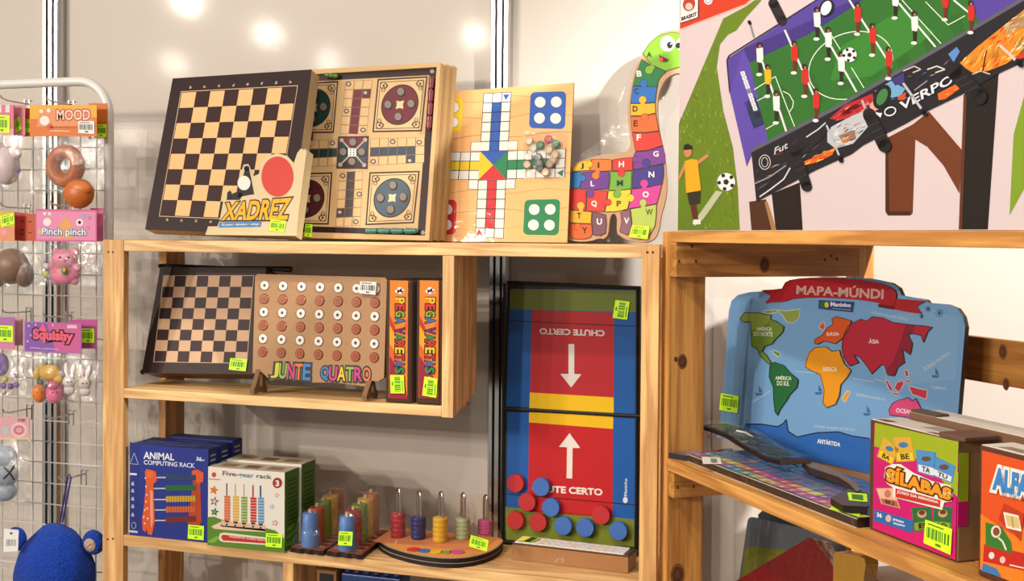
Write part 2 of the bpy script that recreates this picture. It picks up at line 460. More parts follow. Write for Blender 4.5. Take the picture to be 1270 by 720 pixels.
rp('post', S1-.022, S1+.004, .36, .40, 0, ZRT-.018, 2).build('post', runit, bevel=.0015)
rp('top_board', .0225, S1-.0225, .0005, .40, ZRT-.018, ZRT, 0).build('top_board', runit, bevel=.001)
rp('shelf_board', .0235, S1-.0225, -.004, .34, ZRM-.0187, ZRM, 0).build('shelf_board', runit, bevel=.001)
rp('shelf_board', .0235, S1-.0225, -.004, .34, .76, .78, 0).build('shelf_board', runit, bevel=.001)
w = rp('side_rail', .0225, .045, .0, .354, 1.4345, ZRT-.0182, 1, PR2)
rknot(w, 948, 328, .045, .012)
for px, py in ((842, 324), (863, 324), (1023, 322), (1031, 317), (1038, 321), (858, 305)): rknot(w, px, py, .045, .0028)
w.build('side_rail', runit, bevel=.001)
w = rp('side_rail', .0225, .045, .0, .354, 1.076, ZRM-.0188, 1, PR2)
for px, py in ((840, 604), (860, 603)): rknot(w, px, py, .045, .0026)
w.build('side_rail', runit, bevel=.001)
w = rp('side_rail', S1-.045, S1-.0225, .0, .354, 1.076, ZRM-.0188, 1, PR2); w.build('side_rail', runit, bevel=.001)
w = rp('back_rail', .0235, S1-.0225, .341, .359, 1.291, 1.356, 0, PR2)
def bknot(mb, px, py, r):
    d = ray(px, py); h = EYE+d*((FR.w(0, .341, 0)-EYE).dot(E3)/d.dot(E3)); knot(mb, (h-P0).dot(E2), .341, h.z, r, 'y')
bknot(w, 1244, 436, .010); bknot(w, 1248, 476, .008)
w.build('back_rail', runit, bevel=.001)

# ================================================================== top of the left unit: chess set
def base_frame(px, py, Y): p = onY(px, py, Y); return p
p = onY(350, 291.5, Y0+.026)
FX = leaning(p, (182, 286), (214, 97))
th = min(.032, (p.z-ZT)/max(.05, math.sin(FX.lean))-.001)
FX.O.z = ZT+th*math.sin(FX.lean)+.0006; FX.O.x = onY(182, 287, Y0+.026).x
def inz(o): return [(x, max(z, .0006)) for x, z in o]
chess = thing('chess_set', 'large dark boxed chess set with a yellow title, leaning on the top shelf', 'board game', FX, None)
G = cr(160, 60, 2.77)
w = MB(FX)
body = G((55, 622), (552, 641), (628, 72), (150, 103))
w.prism(inz([FX.px(*q) for q in body]), 0, th, C('34161a'), C('c9ad86'))
w.build('box', chess, bevel=.002)
w = MB(FX); w.zmin = .0008
w.lay(body, C('2a1010'), 1)
ck = G((108, 572), (503, 588), (575, 132), (182, 152))
w.lay([bil(ck, -.012, -.012), bil(ck, 1.012, -.012), bil(ck, 1.012, 1.012), bil(ck, -.012, 1.012)], C('d8b48a'), 2)
w.lay([bil(ck, -.006, -.006), bil(ck, 1.006, -.006), bil(ck, 1.006, 1.006), bil(ck, -.006, 1.006)], C('2e1514'), 3)
w.grid(ck, 8, 8, lambda i, j: C('f0bb80', .82) if (i+j) % 2 else C('341010'), 4)
for i, ch in enumerate('abcdefgh'):
    for v in (-.045, 1.03):
        u = (i+.45)/8; w.text(ch, [bil(ck, u, v), bil(ck, u+.02, v), bil(ck, u+.02, v+.02), bil(ck, u, v+.02)], C('e0c8a8'), 4)
w.build('chess_board', chess)
w = MB(FX)
slv = G((264, 641), (274, 612), (306, 612), (314, 588), (326, 525), (332, 490), (345, 484), (352, 500), (384, 490), (382, 440), (396, 400), (412, 398), (430, 440), (448, 432), (455, 400), (475, 372), (510, 361), (545, 370), (568, 395), (580, 360), (592, 345), (612, 352), (590, 520), (575, 653), (420, 648))
w.zmin = .0008; w.prism(inz([FX.px(*q) for q in slv]), -.0022, -.0006, C('e2cba0'), C('e2cba0'))
w.y = -.0022
w.disc(*G((510, 440))[0], 20, 25, C('d8483c'), 2, 28)
w.lay(G((372, 512), (400, 408), (412, 410), (418, 440), (430, 500), (400, 505)), C('2c2320'), 3)
w.disc(*G((404, 412))[0], 3.4, 3.4, C('2c2320'), 3)
w.lay(G((345, 520), (352, 500), (375, 490), (392, 500), (380, 520)), C('2c2320'), 3)
w.lay(G((335, 520), (338, 494), (345, 488), (352, 494), (350, 520)), C('2c2320'), 3)
w.disc(*G((395, 462))[0], 8, 9, C('f2ece2'), 4)
w.text('XADREZ', G((316, 590), (545, 588), (560, 512), (332, 530)), lambda u: C('f2a81e', .9), 5, .03, C('3a2a20'), .05)
w.lay(G((310, 597), (455, 595), (452, 612), (308, 614)), C('3f86c4'), 4)
w.text('32 peças • tabuleiro • relógio', G((318, 611), (448, 608), (448, 599), (318, 601)), WHITE, 5)
w.stroke(G((318, 592), (546, 590)), 2, C('3a2a20'), 4)
w.lay(G((266, 640), (575, 653), (577, 632), (272, 622)), C('e0cfa0'), 3)
w.build('cardboard_sleeve', chess)['label'] = 'cream cut-out sleeve with yellow title lettering'
# wrap round the right side of the box
w = MB(FX); a, bq, c, d = (FX.px(*q) for q in G((575, 653), (628, 352), (612, 352), (590, 520)))
q = [FX.px(*t) for t in G((560, 648), (602, 345))]; q[0] = (q[0][0], max(q[0][1], .002))
w.quad8([(q[0][0]+.001, -.001, q[0][1]), (q[0][0]+.003, -.001, q[0][1]), (q[1][0]+.003, -.001, q[1][1]), (q[1][0]+.001, -.001, q[1][1]),
         (q[0][0]+.001, th, q[0][1]), (q[0][0]+.003, th, q[0][1]), (q[1][0]+.003, th, q[1][1]), (q[1][0]+.001, th, q[1][1])], C('e6d4a6'))
w.build('sleeve_side', chess)
sticker(FX, chess, G((480, 625), (532, 632), (540, 592), (487, 587)), -.0022)

# ------------------------------------------------------------------ ludo tray games
G = cr(360, 60, 2.77)
p = onZ(500, 300, ZT); p = Vector((onY(537, 298, Y0+.125).x-.30, Y0+.125, ZT))
FT = leaning(p, (535, 298), (548.5, 82))
FT.O = Vector((onY(380, 297, p.y).x, p.y, ZT+.010*math.sin(FT.lean)+.0004))
tray = thing('ludo_game', 'wooden tray ludo set with dark circles, frontmost, half behind the chess box', 'board game', FT, 'tray ludo games on the top shelf')
T_OUT = G((20, 652), (482, 664), (522, 52), (60, 78)); T_IN = G((38, 632), (468, 645), (508, 68), (75, 93))
def inz(o): return [(x, max(z, .0006)) for x, z in o]
def ring_frame(mb, F, po, pi, y0, y1, col):
    po = [F.px(*q) for q in po]; pi = [F.px(*q) for q in pi]; po = inz(po)
    for i in range(4):
        j = (i+1) % 4; mb.prism([po[i], po[j], pi[j], pi[i]], y0, y1, col, None, 'printed_plywood')
w = MB(FT, 'printed_plywood'); ring_frame(w, FT, T_OUT, T_IN, -.008, .010, C('d9b27c')); w.build('frame', tray, bevel=.0008)
w = MB(FT, 'printed_plywood'); w.prism([FT.px(*q) for q in T_IN], 0, .009, C('321a1c'))
BO = G((55, 610), (438, 622), (478, 92), (92, 112))
w.lay(BO, C('dfb681'), 1)
DK, MAR, GRN, BLU, SLA = C('33241e'), C('702430'), C('20443a'), C('4d5d6b'), C('4f4548')
def corner(tl, tr, br, bl, col):
    q = G(bl, br, tr, tl); w.lay(q, C('3d2a20'), 2)
    s2 = [bil(q, .03, .03), bil(q, .97, .03), bil(q, .97, .97), bil(q, .03, .97)]; w.lay(s2, C('e7c08b'), 3)
    s2 = [bil(q, .06, .06), bil(q, .94, .06), bil(q, .94, .94), bil(q, .06, .94)]; w.lay(s2, C('4a3424'), 4)
    s2 = [bil(q, .072, .072), bil(q, .928, .072), bil(q, .928, .928), bil(q, .072, .928)]; w.lay(s2, C('e7c08b'), 5)
    for u, v in ((.13, .13), (.87, .13), (.87, .87), (.13, .87)):
        cx, cy = bil(q, u, v)
        w.ring(cx, cy, 4.2, 4.2, .9, C('4a3424'), 6, 10); w.ring(cx+(3 if u < .5 else -3), cy, 2.4, 2.4, .8, C('4a3424'), 6, 8); w.disc(cx, cy, 1.3, 1.3, C('4a3424'), 6, 8)
        w.ring(cx, cy+(5 if v > .5 else -5), 2.2, 2.8, .8, C('4a3424'), 6, 8)
    P = [bil(q, .5+.375*math.cos(2*math.pi*i/36), .5+.375*math.sin(2*math.pi*i/36)) for i in range(36)]; w.lay(P, DK, 6)
    P = [bil(q, .5+.355*math.cos(2*math.pi*i/36), .5+.355*math.sin(2*math.pi*i/36)) for i in range(36)]; w.lay(P, col, 7)
    for u, v in ((.5, .73), (.5, .27), (.27, .5), (.73, .5)):
        cx, cy = bil(q, u, v); w.disc(cx, cy, 5.4, 6.0, C('2e211c'), 8, 16); w.disc(cx-.7, cy-.8, 4.3, 4.8, C('8d8072'), 9, 16)
    st = [bil(q, .5+(.11 if i % 2 == 0 else .06)*math.cos(math.pi*i/4+math.pi/4), .5+(.11 if i % 2 == 0 else .06)*math.sin(math.pi*i/4+math.pi/4)) for i in range(8)]
    w.lay(st, C('e8cf9f'), 8)
corner((300, 105), (472, 95), (452, 285), (282, 288), MAR)
corner((272, 425), (445, 420), (425, 600), (258, 607), BLU)
corner((10, 120), (165, 112), (150, 290), (-5, 292), GRN)
corner((-20, 430), (145, 425), (132, 605), (-35, 602), C('552024'))
def strip(q, nx, ny, mid, k=2):
    q = G(*q); w.lay(q, C('8a6a45'), k)
    def fn(i, j): return None
    for i in range(nx):
        for j in range(ny):
            w.lay([bil(q, (i+.04)/nx, (j+.04)/ny), bil(q, (i+.96)/nx, (j+.04)/ny), bil(q, (i+.96)/nx, (j+.96)/ny), bil(q, (i+.04)/nx, (j+.96)/ny)], mid(i, j) or C('e3bb86'), k+1)
strip(((170, 292), (262, 296), (282, 108), (190, 112)), 3, 6, lambda i, j: MAR if (i == 1 and j < 5) or (i == 2 and j == 4) else None)
strip(((155, 612), (240, 608), (250, 420), (168, 425)), 3, 6, lambda i, j: SLA if (i == 1 and j > 0) or (i == 0 and j == 1) else None)
strip(((272, 402), (460, 392), (462, 305), (276, 310)), 6, 3, lambda i, j: C('3f4a55') if (j == 1 and i < 5) or (i == 4 and j == 0) else None)
strip(((-30, 412), (160, 402), (162, 312), (-25, 318)), 6, 3, lambda i, j: C('1f3d36') if j == 1 and i > 0 else None)
for x, y in ((200, 122), (193, 215), (250, 280), (352, 320), (443, 322), (285, 388), (180, 437), (237, 500), (225, 595), (145, 325), (258, 152), (410, 385), (170, 562)):
    cx, cy = G((x, y))[0]; w.disc(cx, cy, 3.6, 3.2, C('5a4a42'), 5, 10); w.disc(cx, cy, 2.2, 1.8, C('cbbba6'), 6, 10)
q = G((158, 412), (266, 414), (270, 300), (165, 302)); w.lay(q, C('4a3038'), 5)
for P, c in ((((0, 0), (.5, .5), (1, 0)), C('3c3038')), (((0, 1), (.5, .5), (1, 1)), MAR), (((0, 0), (.5, .5), (0, 1)), GRN), (((1, 0), (.5, .5), (1, 1)), C('3f4a58'))):
    w.lay([bil(q, .06+.88*u, .06+.88*v) for u, v in P], c, 6)
for u, v in ((.5, .8), (.5, .2), (.2, .5), (.8, .5)):
    cx, cy = bil(q, u, v); w.disc(cx, cy, 5.2, 5.6, C('2a1e1a'), 7, 16); w.disc(cx-.6, cy-.8, 4.2, 4.5, C('8d8072'), 8, 16)
for u, v in ((.12, .12), (.88, .12), (.12, .88), (.88, .88)):
    w.stroke([bil(q, .5, .5), bil(q, u, v)], 1.6, C('cbb59a'), 7); cx, cy = bil(q, u, v); w.disc(cx, cy, 2.6, 2.6, C('cbb59a'), 7, 10)
cx, cy = bil(q, .48, .5); w.lay([(cx-5, cy+5), (cx+5, cy+5), (cx+5, cy-5), (cx-5, cy-5)], WHITE, 9)
for dx in (-2, 2):
    for dy in (-3, 0, 3): w.disc(cx+dx, cy+dy, .9, .9, BLACK, 10, 8)
for q in G((487, 78), (455, 632)): w.disc(*q, 2.6, 2.6, C('b9aba0'), 2, 12)
w.build('playing_board', tray)
def rod(name, pts, col, r, n):
    w = MB(FT, 'plastic'); q = [FT.p3(*t, -.0075) for t in G(*pts)]
    for i in range(n):
        t0, t1 = i/n, (i+.86)/n
        w.tube([q[0].lerp(q[1], t0), q[0].lerp(q[1], t0+.01), q[0].lerp(q[1], t1)], [r*.6, r, r*.8], col, 10)
    w.tube(q, r*.5, col, 8)
    o = w.build(name, tray, smooth=True); return o
rod('playing_pieces', ((486, 98), (476, 280)), C('7c1f28'), .0062, 4)['label'] = 'strip of dark red playing pieces'
rod('playing_pieces', ((260, 627), (440, 627)), C('3b7f78'), .0062, 4)['label'] = 'strip of teal playing pieces'
rod('playing_pieces', ((122, 92), (165, 96)), C('5d7d2f'), .0052, 3)['label'] = 'strip of green playing pieces'
sticker(FT, tray, G((48, 645), (74, 648), (76, 604), (52, 602)), -.0085)
back_stack = []
for k in (1, 2):
    F2 = Frame(FT.O+Vector((.006*k, .0192*k+.0002*k, 0)), (1, 0, 0), FT.lean)
    po = [FT.px(*q) for q in T_OUT]; po = inz(po)
    w = MB(F2, 'printed_plywood'); w.prism(po, -.008, .010, C('cfa873'))
    o = w.build('ludo_game', None, F2, bevel=.001)
    tag(o, ['', 'wooden tray ludo set, middle one of the leaning stack', 'wooden tray ludo set, rearmost of the leaning stack'][k], 'board game', 'tray ludo games on the top shelf')

# ------------------------------------------------------------------ plain plywood ludo board
G = cr(530, 80, 3.0)
yb = Y0+.183
FLd = leaning(Vector((onY(543, 300, yb).x, yb, ZT)), (520/3+530, 662/3+80), (545/3+530, 68/3+80))
FLd.O.z = ZT+.006*math.sin(FLd.lean)+.0004
ludo = thing('ludo_board', 'light plywood ludo board with bright coloured corners and a bag of counters', 'board game', FLd)
BQ = G((35, 662), (520, 664), (545, 67), (76, 101))
w = MB(FLd, 'printed_plywood'); w.prism(inz([FLd.px(*q) for q in BQ]), 0, .006, C('ecb070', .86), C('b88450'))
LW, LB, LR, LY, LG, LK = C('f1ede6'), C('2058b4'), C('d4262e'), C('f2cc1c'), C('17834d'), C('4a4a48')
for i in range(16):     # printed wood figure
    v = .03+i*.06; rr = random.Random(i); P = [bil(BQ, t/12, v+.012*math.sin(t*.9+i)+rr.uniform(-.003, .003)) for t in range(13)]
    w.stroke(P, rr.uniform(.4, 1.3), C('cf9458') if i % 2 else C('eab77e'), 1)
def cells(q, nx, ny, fn):
    q = G(*q); w.lay([bil(q, -.01, -.004), bil(q, 1.01, -.004), bil(q, 1.01, 1.004), bil(q, -.01, 1.004)], LK, 2)
    e = .04
    w.grid(q, 1, 1, lambda i, j: LK, 2)
    for i in range(nx):
        for j in range(ny):
            w.lay([bil(q, (i+e)/nx, (j+e)/ny), bil(q, (i+1-e)/nx, (j+e)/ny), bil(q, (i+1-e)/nx, (j+1-e)/ny), bil(q, (i+e)/nx, (j+1-e)/ny)], fn(i, j), 3)
cells(((196, 322), (300, 320), (312, 102), (210, 108)), 3, 6, lambda i, j: LB if i == 1 and j < 5 else LW)
cells(((178, 642), (283, 646), (292, 428), (190, 430)), 3, 6, lambda i, j: LR if i == 1 and j > 0 else LW)
cells(((38, 428), (192, 428), (198, 325), (52, 325)), 4, 3, lambda i, j: LY if j == 1 else LW)
cells(((295, 425), (510, 420), (515, 312), (300, 322)), 6, 3, lambda i, j: LG if j == 1 and i < 5 else LW)
for q in (((160, 322), (200, 322), (202, 287), (163, 288)), ((298, 318), (335, 318), (337, 282), (300, 285)), ((152, 464), (188, 465), (190, 428), (154, 428)), ((290, 462), (326, 462), (328, 425), (292, 426))):
    cells(q, 1, 1, lambda i, j: LW)
q = G((190, 428), (293, 426), (300, 320), (196, 322)); c = bil(q, .5, .5)
for i, cc in ((0, LR), (1, LG), (2, LB), (3, LY)): w.lay([q[i], q[(i+1) % 4], c], cc, 5)
w.lay(G((282, 112), (306, 110), (292, 132)), LB, 5); w.lay(G((178, 636), (206, 636), (193, 612)), LR, 5); w.lay(G((483, 402), (507, 390), (503, 418)), C('2d6d4b'), 5)
def rq(q, r, col, k):
    q = G(*q); P = []
    for (u, v, a0) in ((1-r, r, -90), (1-r, 1-r, 0), (r, 1-r, 90), (r, r, 180)):
        for t in range(7): a = R(a0+15*t); P.append(bil(q, u+r*math.cos(a), v+r*math.sin(a)))
    w.lay(P, col, k); return q
for q, cc in ((((378, 236), (512, 240), (517, 99), (384, 103)), LB), (((356, 632), (488, 635), (495, 500), (362, 503)), LG), (((2, 248), (128, 250), (133, 123), (8, 123)), LY), (((-25, 630), (104, 632), (110, 503), (-18, 503)), LR)):
    q = rq(q, .13, cc, 2)
    for (u, v) in ((.28, .28), (.73, .28), (.28, .72), (.73, .72)):
        cx, cy = bil(q, u, v); w.disc(cx, cy, 7.2, 7.2, LK, 3, 24); w.disc(cx, cy, 6.7, 6.7, LW, 4, 24)
w.build('board', ludo, bevel=.0006)
# counters in a little bag
tok = [(380, 285, 'd9c7ac'), (420, 298, '2d7d4a'), (450, 278, 'c23434'), (478, 295, '2c7a48'), (452, 318, 'd8bd97'), (476, 335, 'dcc19a'), (412, 345, '3b3c3c'), (380, 345, 'efe9df'), (372, 372, 'cbb294'), (418, 368, '4a4a48'), (455, 370, 'b59a80'), (440, 400, 'd9bc95'), (420, 385, '2a2a2a'), (395, 310, 'dfd6c8'), (468, 355, 'cdb08a')]
bag = MB(FLd, 'crinkled_bag_film')
a, b2, c, d = [FLd.p3(*q, -.0035) for q in G((352, 428), (512, 428), (522, 248), (360, 250))]
bag.sheet([a, b2, c, d], 14, FILMC, lambda u, v: -.015*math.sin(math.pi*u)*math.sin(math.pi*v)-.0015*noise.noise(Vector((u*7, v*7, 1))))
bag.build('bag_film', ludo, smooth=True)
for i, (x, y, c) in enumerate(tok):
    w = MB(FLd, 'plastic'); q = FLd.p3(*G((x, y))[0], -.006)
    if c == 'efe9df': w.box(q.x-.005, q.x+.005, q.y-.004, q.y+.004, q.z-.005, q.z+.005, C(c))
    else: w.lathe([(.0065, .004), (.0078, .003), (.0078, -.001), (.0062, -.003), (.005, -.003), (.0045, -.0022)], (q.x, q.y, q.z), C(c), 14, 'y')
    o = w.build('die' if c == 'efe9df' else 'counter', ludo, smooth=True)

# ------------------------------------------------------------------ dinosaur alphabet puzzle
yd = Y0+.198
FD = leaning(Vector((onY(765, 303, yd).x, yd, ZT)), (765, 300), (772, 100))
FD = Frame(FD.O+Vector((0, 0, .009*math.sin(R(8))+.0004)), (1, 0, 0), R(8))
dino = thing('alphabet_puzzle', 'wooden dinosaur shaped alphabet puzzle in clear wrap beside the toy table box', 'puzzle', FD)
K = cr(690, 20, 2.4)
out = K((430, 62), (395, 45), (360, 40), (320, 45), (283, 72), (250, 118), (230, 170), (217, 230), (210, 290), (216, 345), (222, 385), (205, 408), (150, 410), (100, 420), (60, 436), (30, 455), (18, 500), (14, 560), (16, 625), (25, 662), (60, 671), (100, 670), (128, 660), (140, 664), (155, 650), (158, 605), (165, 588), (176, 588), (181, 605), (179, 640), (190, 655), (215, 668), (260, 675), (288, 667), (305, 642), (311, 592), (325, 550), (330, 500), (326, 450), (320, 400), (306, 340), (300, 280), (304, 230), (320, 192), (345, 172), (385, 168), (425, 150), (440, 105))
def smooth2(P, it=2):
    for _ in range(it):
        Q = []
        for i in range(len(P)):
            a, b2 = P[i], P[(i+1) % len(P)]
            Q += [(a[0]*.75+b2[0]*.25, a[1]*.75+b2[1]*.25), (a[0]*.25+b2[0]*.75, a[1]*.25+b2[1]*.75)]
        P = Q
    return P
out = [(max(x, 705.5), y) for x, y in smooth2(out, 1)]
po = [FD.px(*q) for q in out]; zmin = min(z for x, z in po); po = [(x, max(z, .0004)) for x, z in po]
w = MB(FD, 'printed_plywood'); w.prism(po, 0, .009, C('c79f78'), C('9b7450')); w.build('tray', dino, bevel=.0012)
def pxy(*P): return list(P)
g2 = c1(720, 30, 6.0); g3 = c1(700, 180, 5.54)
pieces = [
 ('A', '7fb82a', [(797.5, 66), (802, 59), (807, 52), (818, 43.5), (833, 40), (850, 42), (862, 52), (864, 66), (858, 78), (842, 83), (826, 88), (817, 84), (810, 81), (806, 78)], (g2(510, 340), 5), '1f3a12', (g2(492, 245), g2(530, 205))),
 ('B', '1f7a3f', [(796, 73), (806, 80), (815, 84), (826, 89), (820, 94), (816, 101), (815, 107.5), (800, 107), (785, 106), (788, 94)], None, 'f4f4ee', (g2(418, 390), g2(455, 345))),
 ('C', '1f6fc0', [(784.7, 107), (815, 107.5), (813.5, 117), (812.5, 126.5), (797, 128), (782, 127.5)], (g2(470, 440), 4.6), '16305a', (g2(397, 520), g2(432, 475))),
 ('D', 'f0b51f', [(781.8, 128.5), (797, 128.5), (812.5, 127.5), (813, 140), (797, 143), (782, 143.5)], (g2(462, 562), 4.6), '2a2412', (g2(387, 650), g2(425, 607))),
 ('E', 'ea6a2c', [(782, 144.5), (797, 144), (813.2, 141), (815, 152), (817, 162), (800, 164), (783.8, 163.5)], (g2(477, 690), 4.4), '5a2412', ((785.5, 156.5), (791, 149))),
 ('F', 'e0392e', [(783.8, 164.5), (800, 165), (817, 163), (820, 173), (822, 180), (804, 186), (788, 187), (786, 176)], None, 'f4f4ee', ((789.5, 174), (795, 166.5))),
 ('G', '7d3a96', [(785, 196), (788, 188), (804, 187), (822, 181), (825, 192), (825.5, 202), (806, 206), (785.5, 210)], (g3(490, 97), 4), 'f4f4ee', (g3(610, 78), g3(648, 40))),
 ('H', 'd8352f', [(759.5, 198), (772, 196), (784.5, 195), (784.5, 211), (772, 212), (759.5, 211.5)], (g3(392, 192), 4.2), 'f4f4ee', (g3(373, 150), g3(410, 110))),
 ('I', 'ea7a2a', [(734, 197.5), (746, 197), (758.5, 198), (758.5, 211.5), (745, 212), (731.5, 211)], (g3(215, 208), 4.6), '3a2412', (g3(228, 155), g3(240, 118))),
 ('J', 'f2bd25', [(709, 210), (717, 202.5), (725, 199), (733, 197.5), (731, 211), (720, 211.5), (711, 212.5)], (g3(172, 130), 3.6), '3a2412', (g3(108, 163), g3(133, 123))),
 ('K', '1b74be', [(706, 214), (722, 213), (721, 224), (718, 233), (707, 233)], (g3(125, 225), 3.8), 'f4f4ee', ((701, 228), (706, 220))),
 ('L', '6f3590', [(723.5, 213), (740, 212.5), (755.5, 213), (755.5, 224), (754, 234), (736, 235), (719, 233.5), (722, 224)], (g3(180, 335), 4.4), 'f4f4ee', (g3(180, 282), g3(205, 245))),
 ('M', '76b03a', [(757, 213), (770, 212.5), (783.5, 212), (783, 223), (782.5, 233.5), (768, 236), (755, 235.5), (757, 224)], (g3(362, 335), 4.6), '26401a', (g3(360, 280), g3(403, 238))),
 ('N', '43348c', [(785, 211), (803, 208), (822.5, 203.5), (823, 216), (821, 228), (803, 232), (784, 233.5), (784.5, 222)], (g3(562, 120), 4.8), 'f4f4ee', (g3(578, 220), g3(618, 180))),
 ('R', 'd62d2c', [(706, 234.5), (718, 234.5), (726.5, 236), (727, 248), (726, 261), (715, 261), (706, 259)], None, 'f4f4ee', ((699, 256), (704, 248))),
 ('Q', 'df3b33', [(727.5, 236), (741, 236), (753.5, 236.5), (752, 249), (749.5, 262), (738, 262), (727.2, 261), (728, 248)], (g3(300, 392), 4.0), 'f4f4ee', (g3(185, 425), g3(223, 380))),
 ('P', 'f3cf3a', [(754.5, 236.5), (769, 236), (782.5, 234.5), (781, 247), (778, 259), (764, 262), (750.5, 262.5), (753, 249)], (g3(455, 362), 4.4), '4a4a20', (g3(358, 420), g3(390, 380))),
 ('O', 'd6409a', [(783.5, 234.5), (802, 232.5), (820.5, 228.5), (818, 240), (814.5, 252), (796, 256), (779, 258.5), (782, 247)], (g3(548, 262), 4.8), 'f4f4ee', (g3(537, 358), g3(580, 317))),
 ('T', 'f2b42a', [(708, 260.5), (718, 261.5), (734, 262.5), (733, 270), (733, 277), (718, 276.5), (705, 275.5)], (g3(112, 415), 4.6), '3a2412', (g3(85, 503), g3(115, 463))),
 ('Y', 'ea6626', [(705, 276.5), (718, 277.5), (733.5, 278), (734.5, 290), (732, 294), (725, 296), (712, 296), (704.5, 292)], (g3(92, 560), 4.2), '3a2412', (g3(120, 605), g3(158, 562))),
 ('U', '7d4f63', [(735, 263), (744, 264), (751, 266), (752, 278), (751, 289), (744, 292), (736, 291), (734.5, 278)], None, 'f4f4ee', (g3(222, 545), g3(258, 503))),
 ('V', '8a5f70', [(769.5, 263.5), (775, 261), (781, 259.5), (783, 274), (783, 288), (778, 291), (768.5, 287), (771, 275)], None, 'f4f4ee', (g3(410, 540), g3(445, 498))),
 ('W', 'b8cc5c', [(782, 259), (797, 256.5), (814, 253), (813.5, 268), (812, 280), (804, 294), (794, 296.5), (783.5, 291), (784, 274)], (g3(540, 395), 4.4), '66703a', (g3(557, 478), g3(608, 437)))]
for i, (ch, hx, P, kn, lc, tb) in enumerate(pieces):
    c = C(hx); w = MB(FD, 'printed_plywood'); P = [(max(x, 706.6), y) for x, y in P]
    pts = [FD.px(*q) for q in P]
    w.prism(pts, -.0012-.00002*i, .0, c); w.y = -.0013-.00002*i
    if kn:
        (kx, ky), kr = kn; w.disc(kx, ky, kr+.45, kr+.45, C('2c2018'), 1.0, 20); w.disc(kx, ky, kr, kr, c, 1.6, 20)
        cx = sum(q[0] for q in P)/len(P); cy = sum(q[1] for q in P)/len(P)
        d = math.hypot(cx-kx, cy-ky); w.stroke([(kx, ky), (kx+(cx-kx)/d*kr*1.5, ky+(cy-ky)/d*kr*1.5)], kr*1.1, c, 1.7)
    w.stroke(P+[P[0]], .55, C('2c2018'), .8)
    (x0, y0), (x1, y1) = tb
    w.text(ch, [(x0, y0), (x1, y0), (x1, y1), (x0, y1)], C(lc), 3, .03)
    if ch == 'A':
        w.disc(*g2(648, 145), 9.2, 9.6, C('f7f5ef'), 3, 24); w.disc(*g2(664, 155), 3.6, 4.2, BLACK, 4, 18); w.disc(*g2(672, 146), 1, 1.1, WHITE, 5, 8)
        w.disc(*g2(755, 150), 7.4, 8.5, C('f7f5ef'), 3, 24); w.disc(*g2(728, 158), 3.2, 3.8, BLACK, 4, 18)
        w.lay([g2(585, 228), g2(660, 265), g2(640, 282), g2(605, 280), g2(590, 262)], C('4a1a14'), 3); w.disc(*g2(600, 262), 2.5, 3.2, C('d8463a'), 4, 12)
    w.build('puzzle_piece', dino)
w = MB(FD, 'clear_film')
fo = [(804, 50), (786, 80), (765, 130), (745, 175), (722, 190), (706, 206), (706, 299), (745, 299.5), (800, 301), (822, 296), (828, 230), (823, 130), (835, 92), (836, 40)]
cen = (775, 225); fv = [FD.p3(*q, .0098) for q in fo]
for i in range(len(fv)):
    fv[i].z = max(fv[i].z, .0005)
w.add([tuple(v) for v in fv], [tuple(range(len(fv)))], FILMC)
w.build('wrap_film', dino)
sticker(FD, dino, [g3(443, 630), g3(570, 645), g3(585, 560), g3(465, 548)], -.0045)
# ================================================================== middle shelf
p = onY(176, 462, Y0+.058)
F2c = leaning(p, (176, 461.7), (198.7, 330))
t2 = (p.z-ZM)/math.sin(F2c.lean)
t2 = max(.03, min(t2, .06))
F2c.O.z = ZM+t2*math.sin(F2c.lean)+.0006
chess2 = thing('chess_set', 'smaller dark folding chess board box leaning on the middle shelf', 'board game', F2c)
G = cr(130, 280, 3.275)
body = G((150, 596), (620, 602), (655, 168), (225, 166))
w = MB(F2c); w.prism(inz([F2c.px(*q) for q in body]), 0, t2, C('37201a'), C('6b4a30')); w.build('box', chess2, bevel=.002)
w = MB(F2c, 'printed_card'); w.zmin = .0008; w.lay(body, C('2c1512'), 1)
ck = G((200, 550), (575, 556), (603, 203), (240, 203))
w.lay([bil(ck, -.008, -.008), bil(ck, 1.008, -.008), bil(ck, 1.008, 1.008), bil(ck, -.008, 1.008)], C('c9a988'), 2)
w.grid(ck, 8, 8, lambda i, j: C('d8ae88') if (i+j) % 2 else C('33181a'), 3)
w.build('chess_board', chess2)
w = MB(F2c, 'clear_film')
for a, b2 in (((60, 168), (200, 166)), ):
    pass
L0, L1 = F2c.px(*G((222, 160))[0]), F2c.px(*G((146, 610))[0])
w = MB(F2c, 'shrink_wrapped_card')
w.tube([(L1[0]+.004, t2*.4, .010), ((L0[0]+L1[0])/2+.001, t2*.45, (L0[1]+L1[1])/2), (L0[0]+.002, t2*.4, L0[1])], [.006, .0035, .006], C('1c1512'), 8)
for q in (L0, L1): w.ball((q[0]-.001, 0.006, max(q[1], .009)), (.005, .007, .005), C('1c1512'), 10, 8)
R0 = F2c.px(*G((740, 166))[0])
w.tube([(L0[0], t2*.2, L0[1]+.002), ((L0[0]+R0[0])/2, t2*.2, L0[1]+.001), (R0[0], t2*.3, R0[1])], [.005, .003, .006], C('1c1512'), 8)
w.build('shrink_wrap_seam', chess2, smooth=True)
sticker(F2c, chess2, G((503, 583), (572, 590), (579, 541), (510, 536)), -.001)

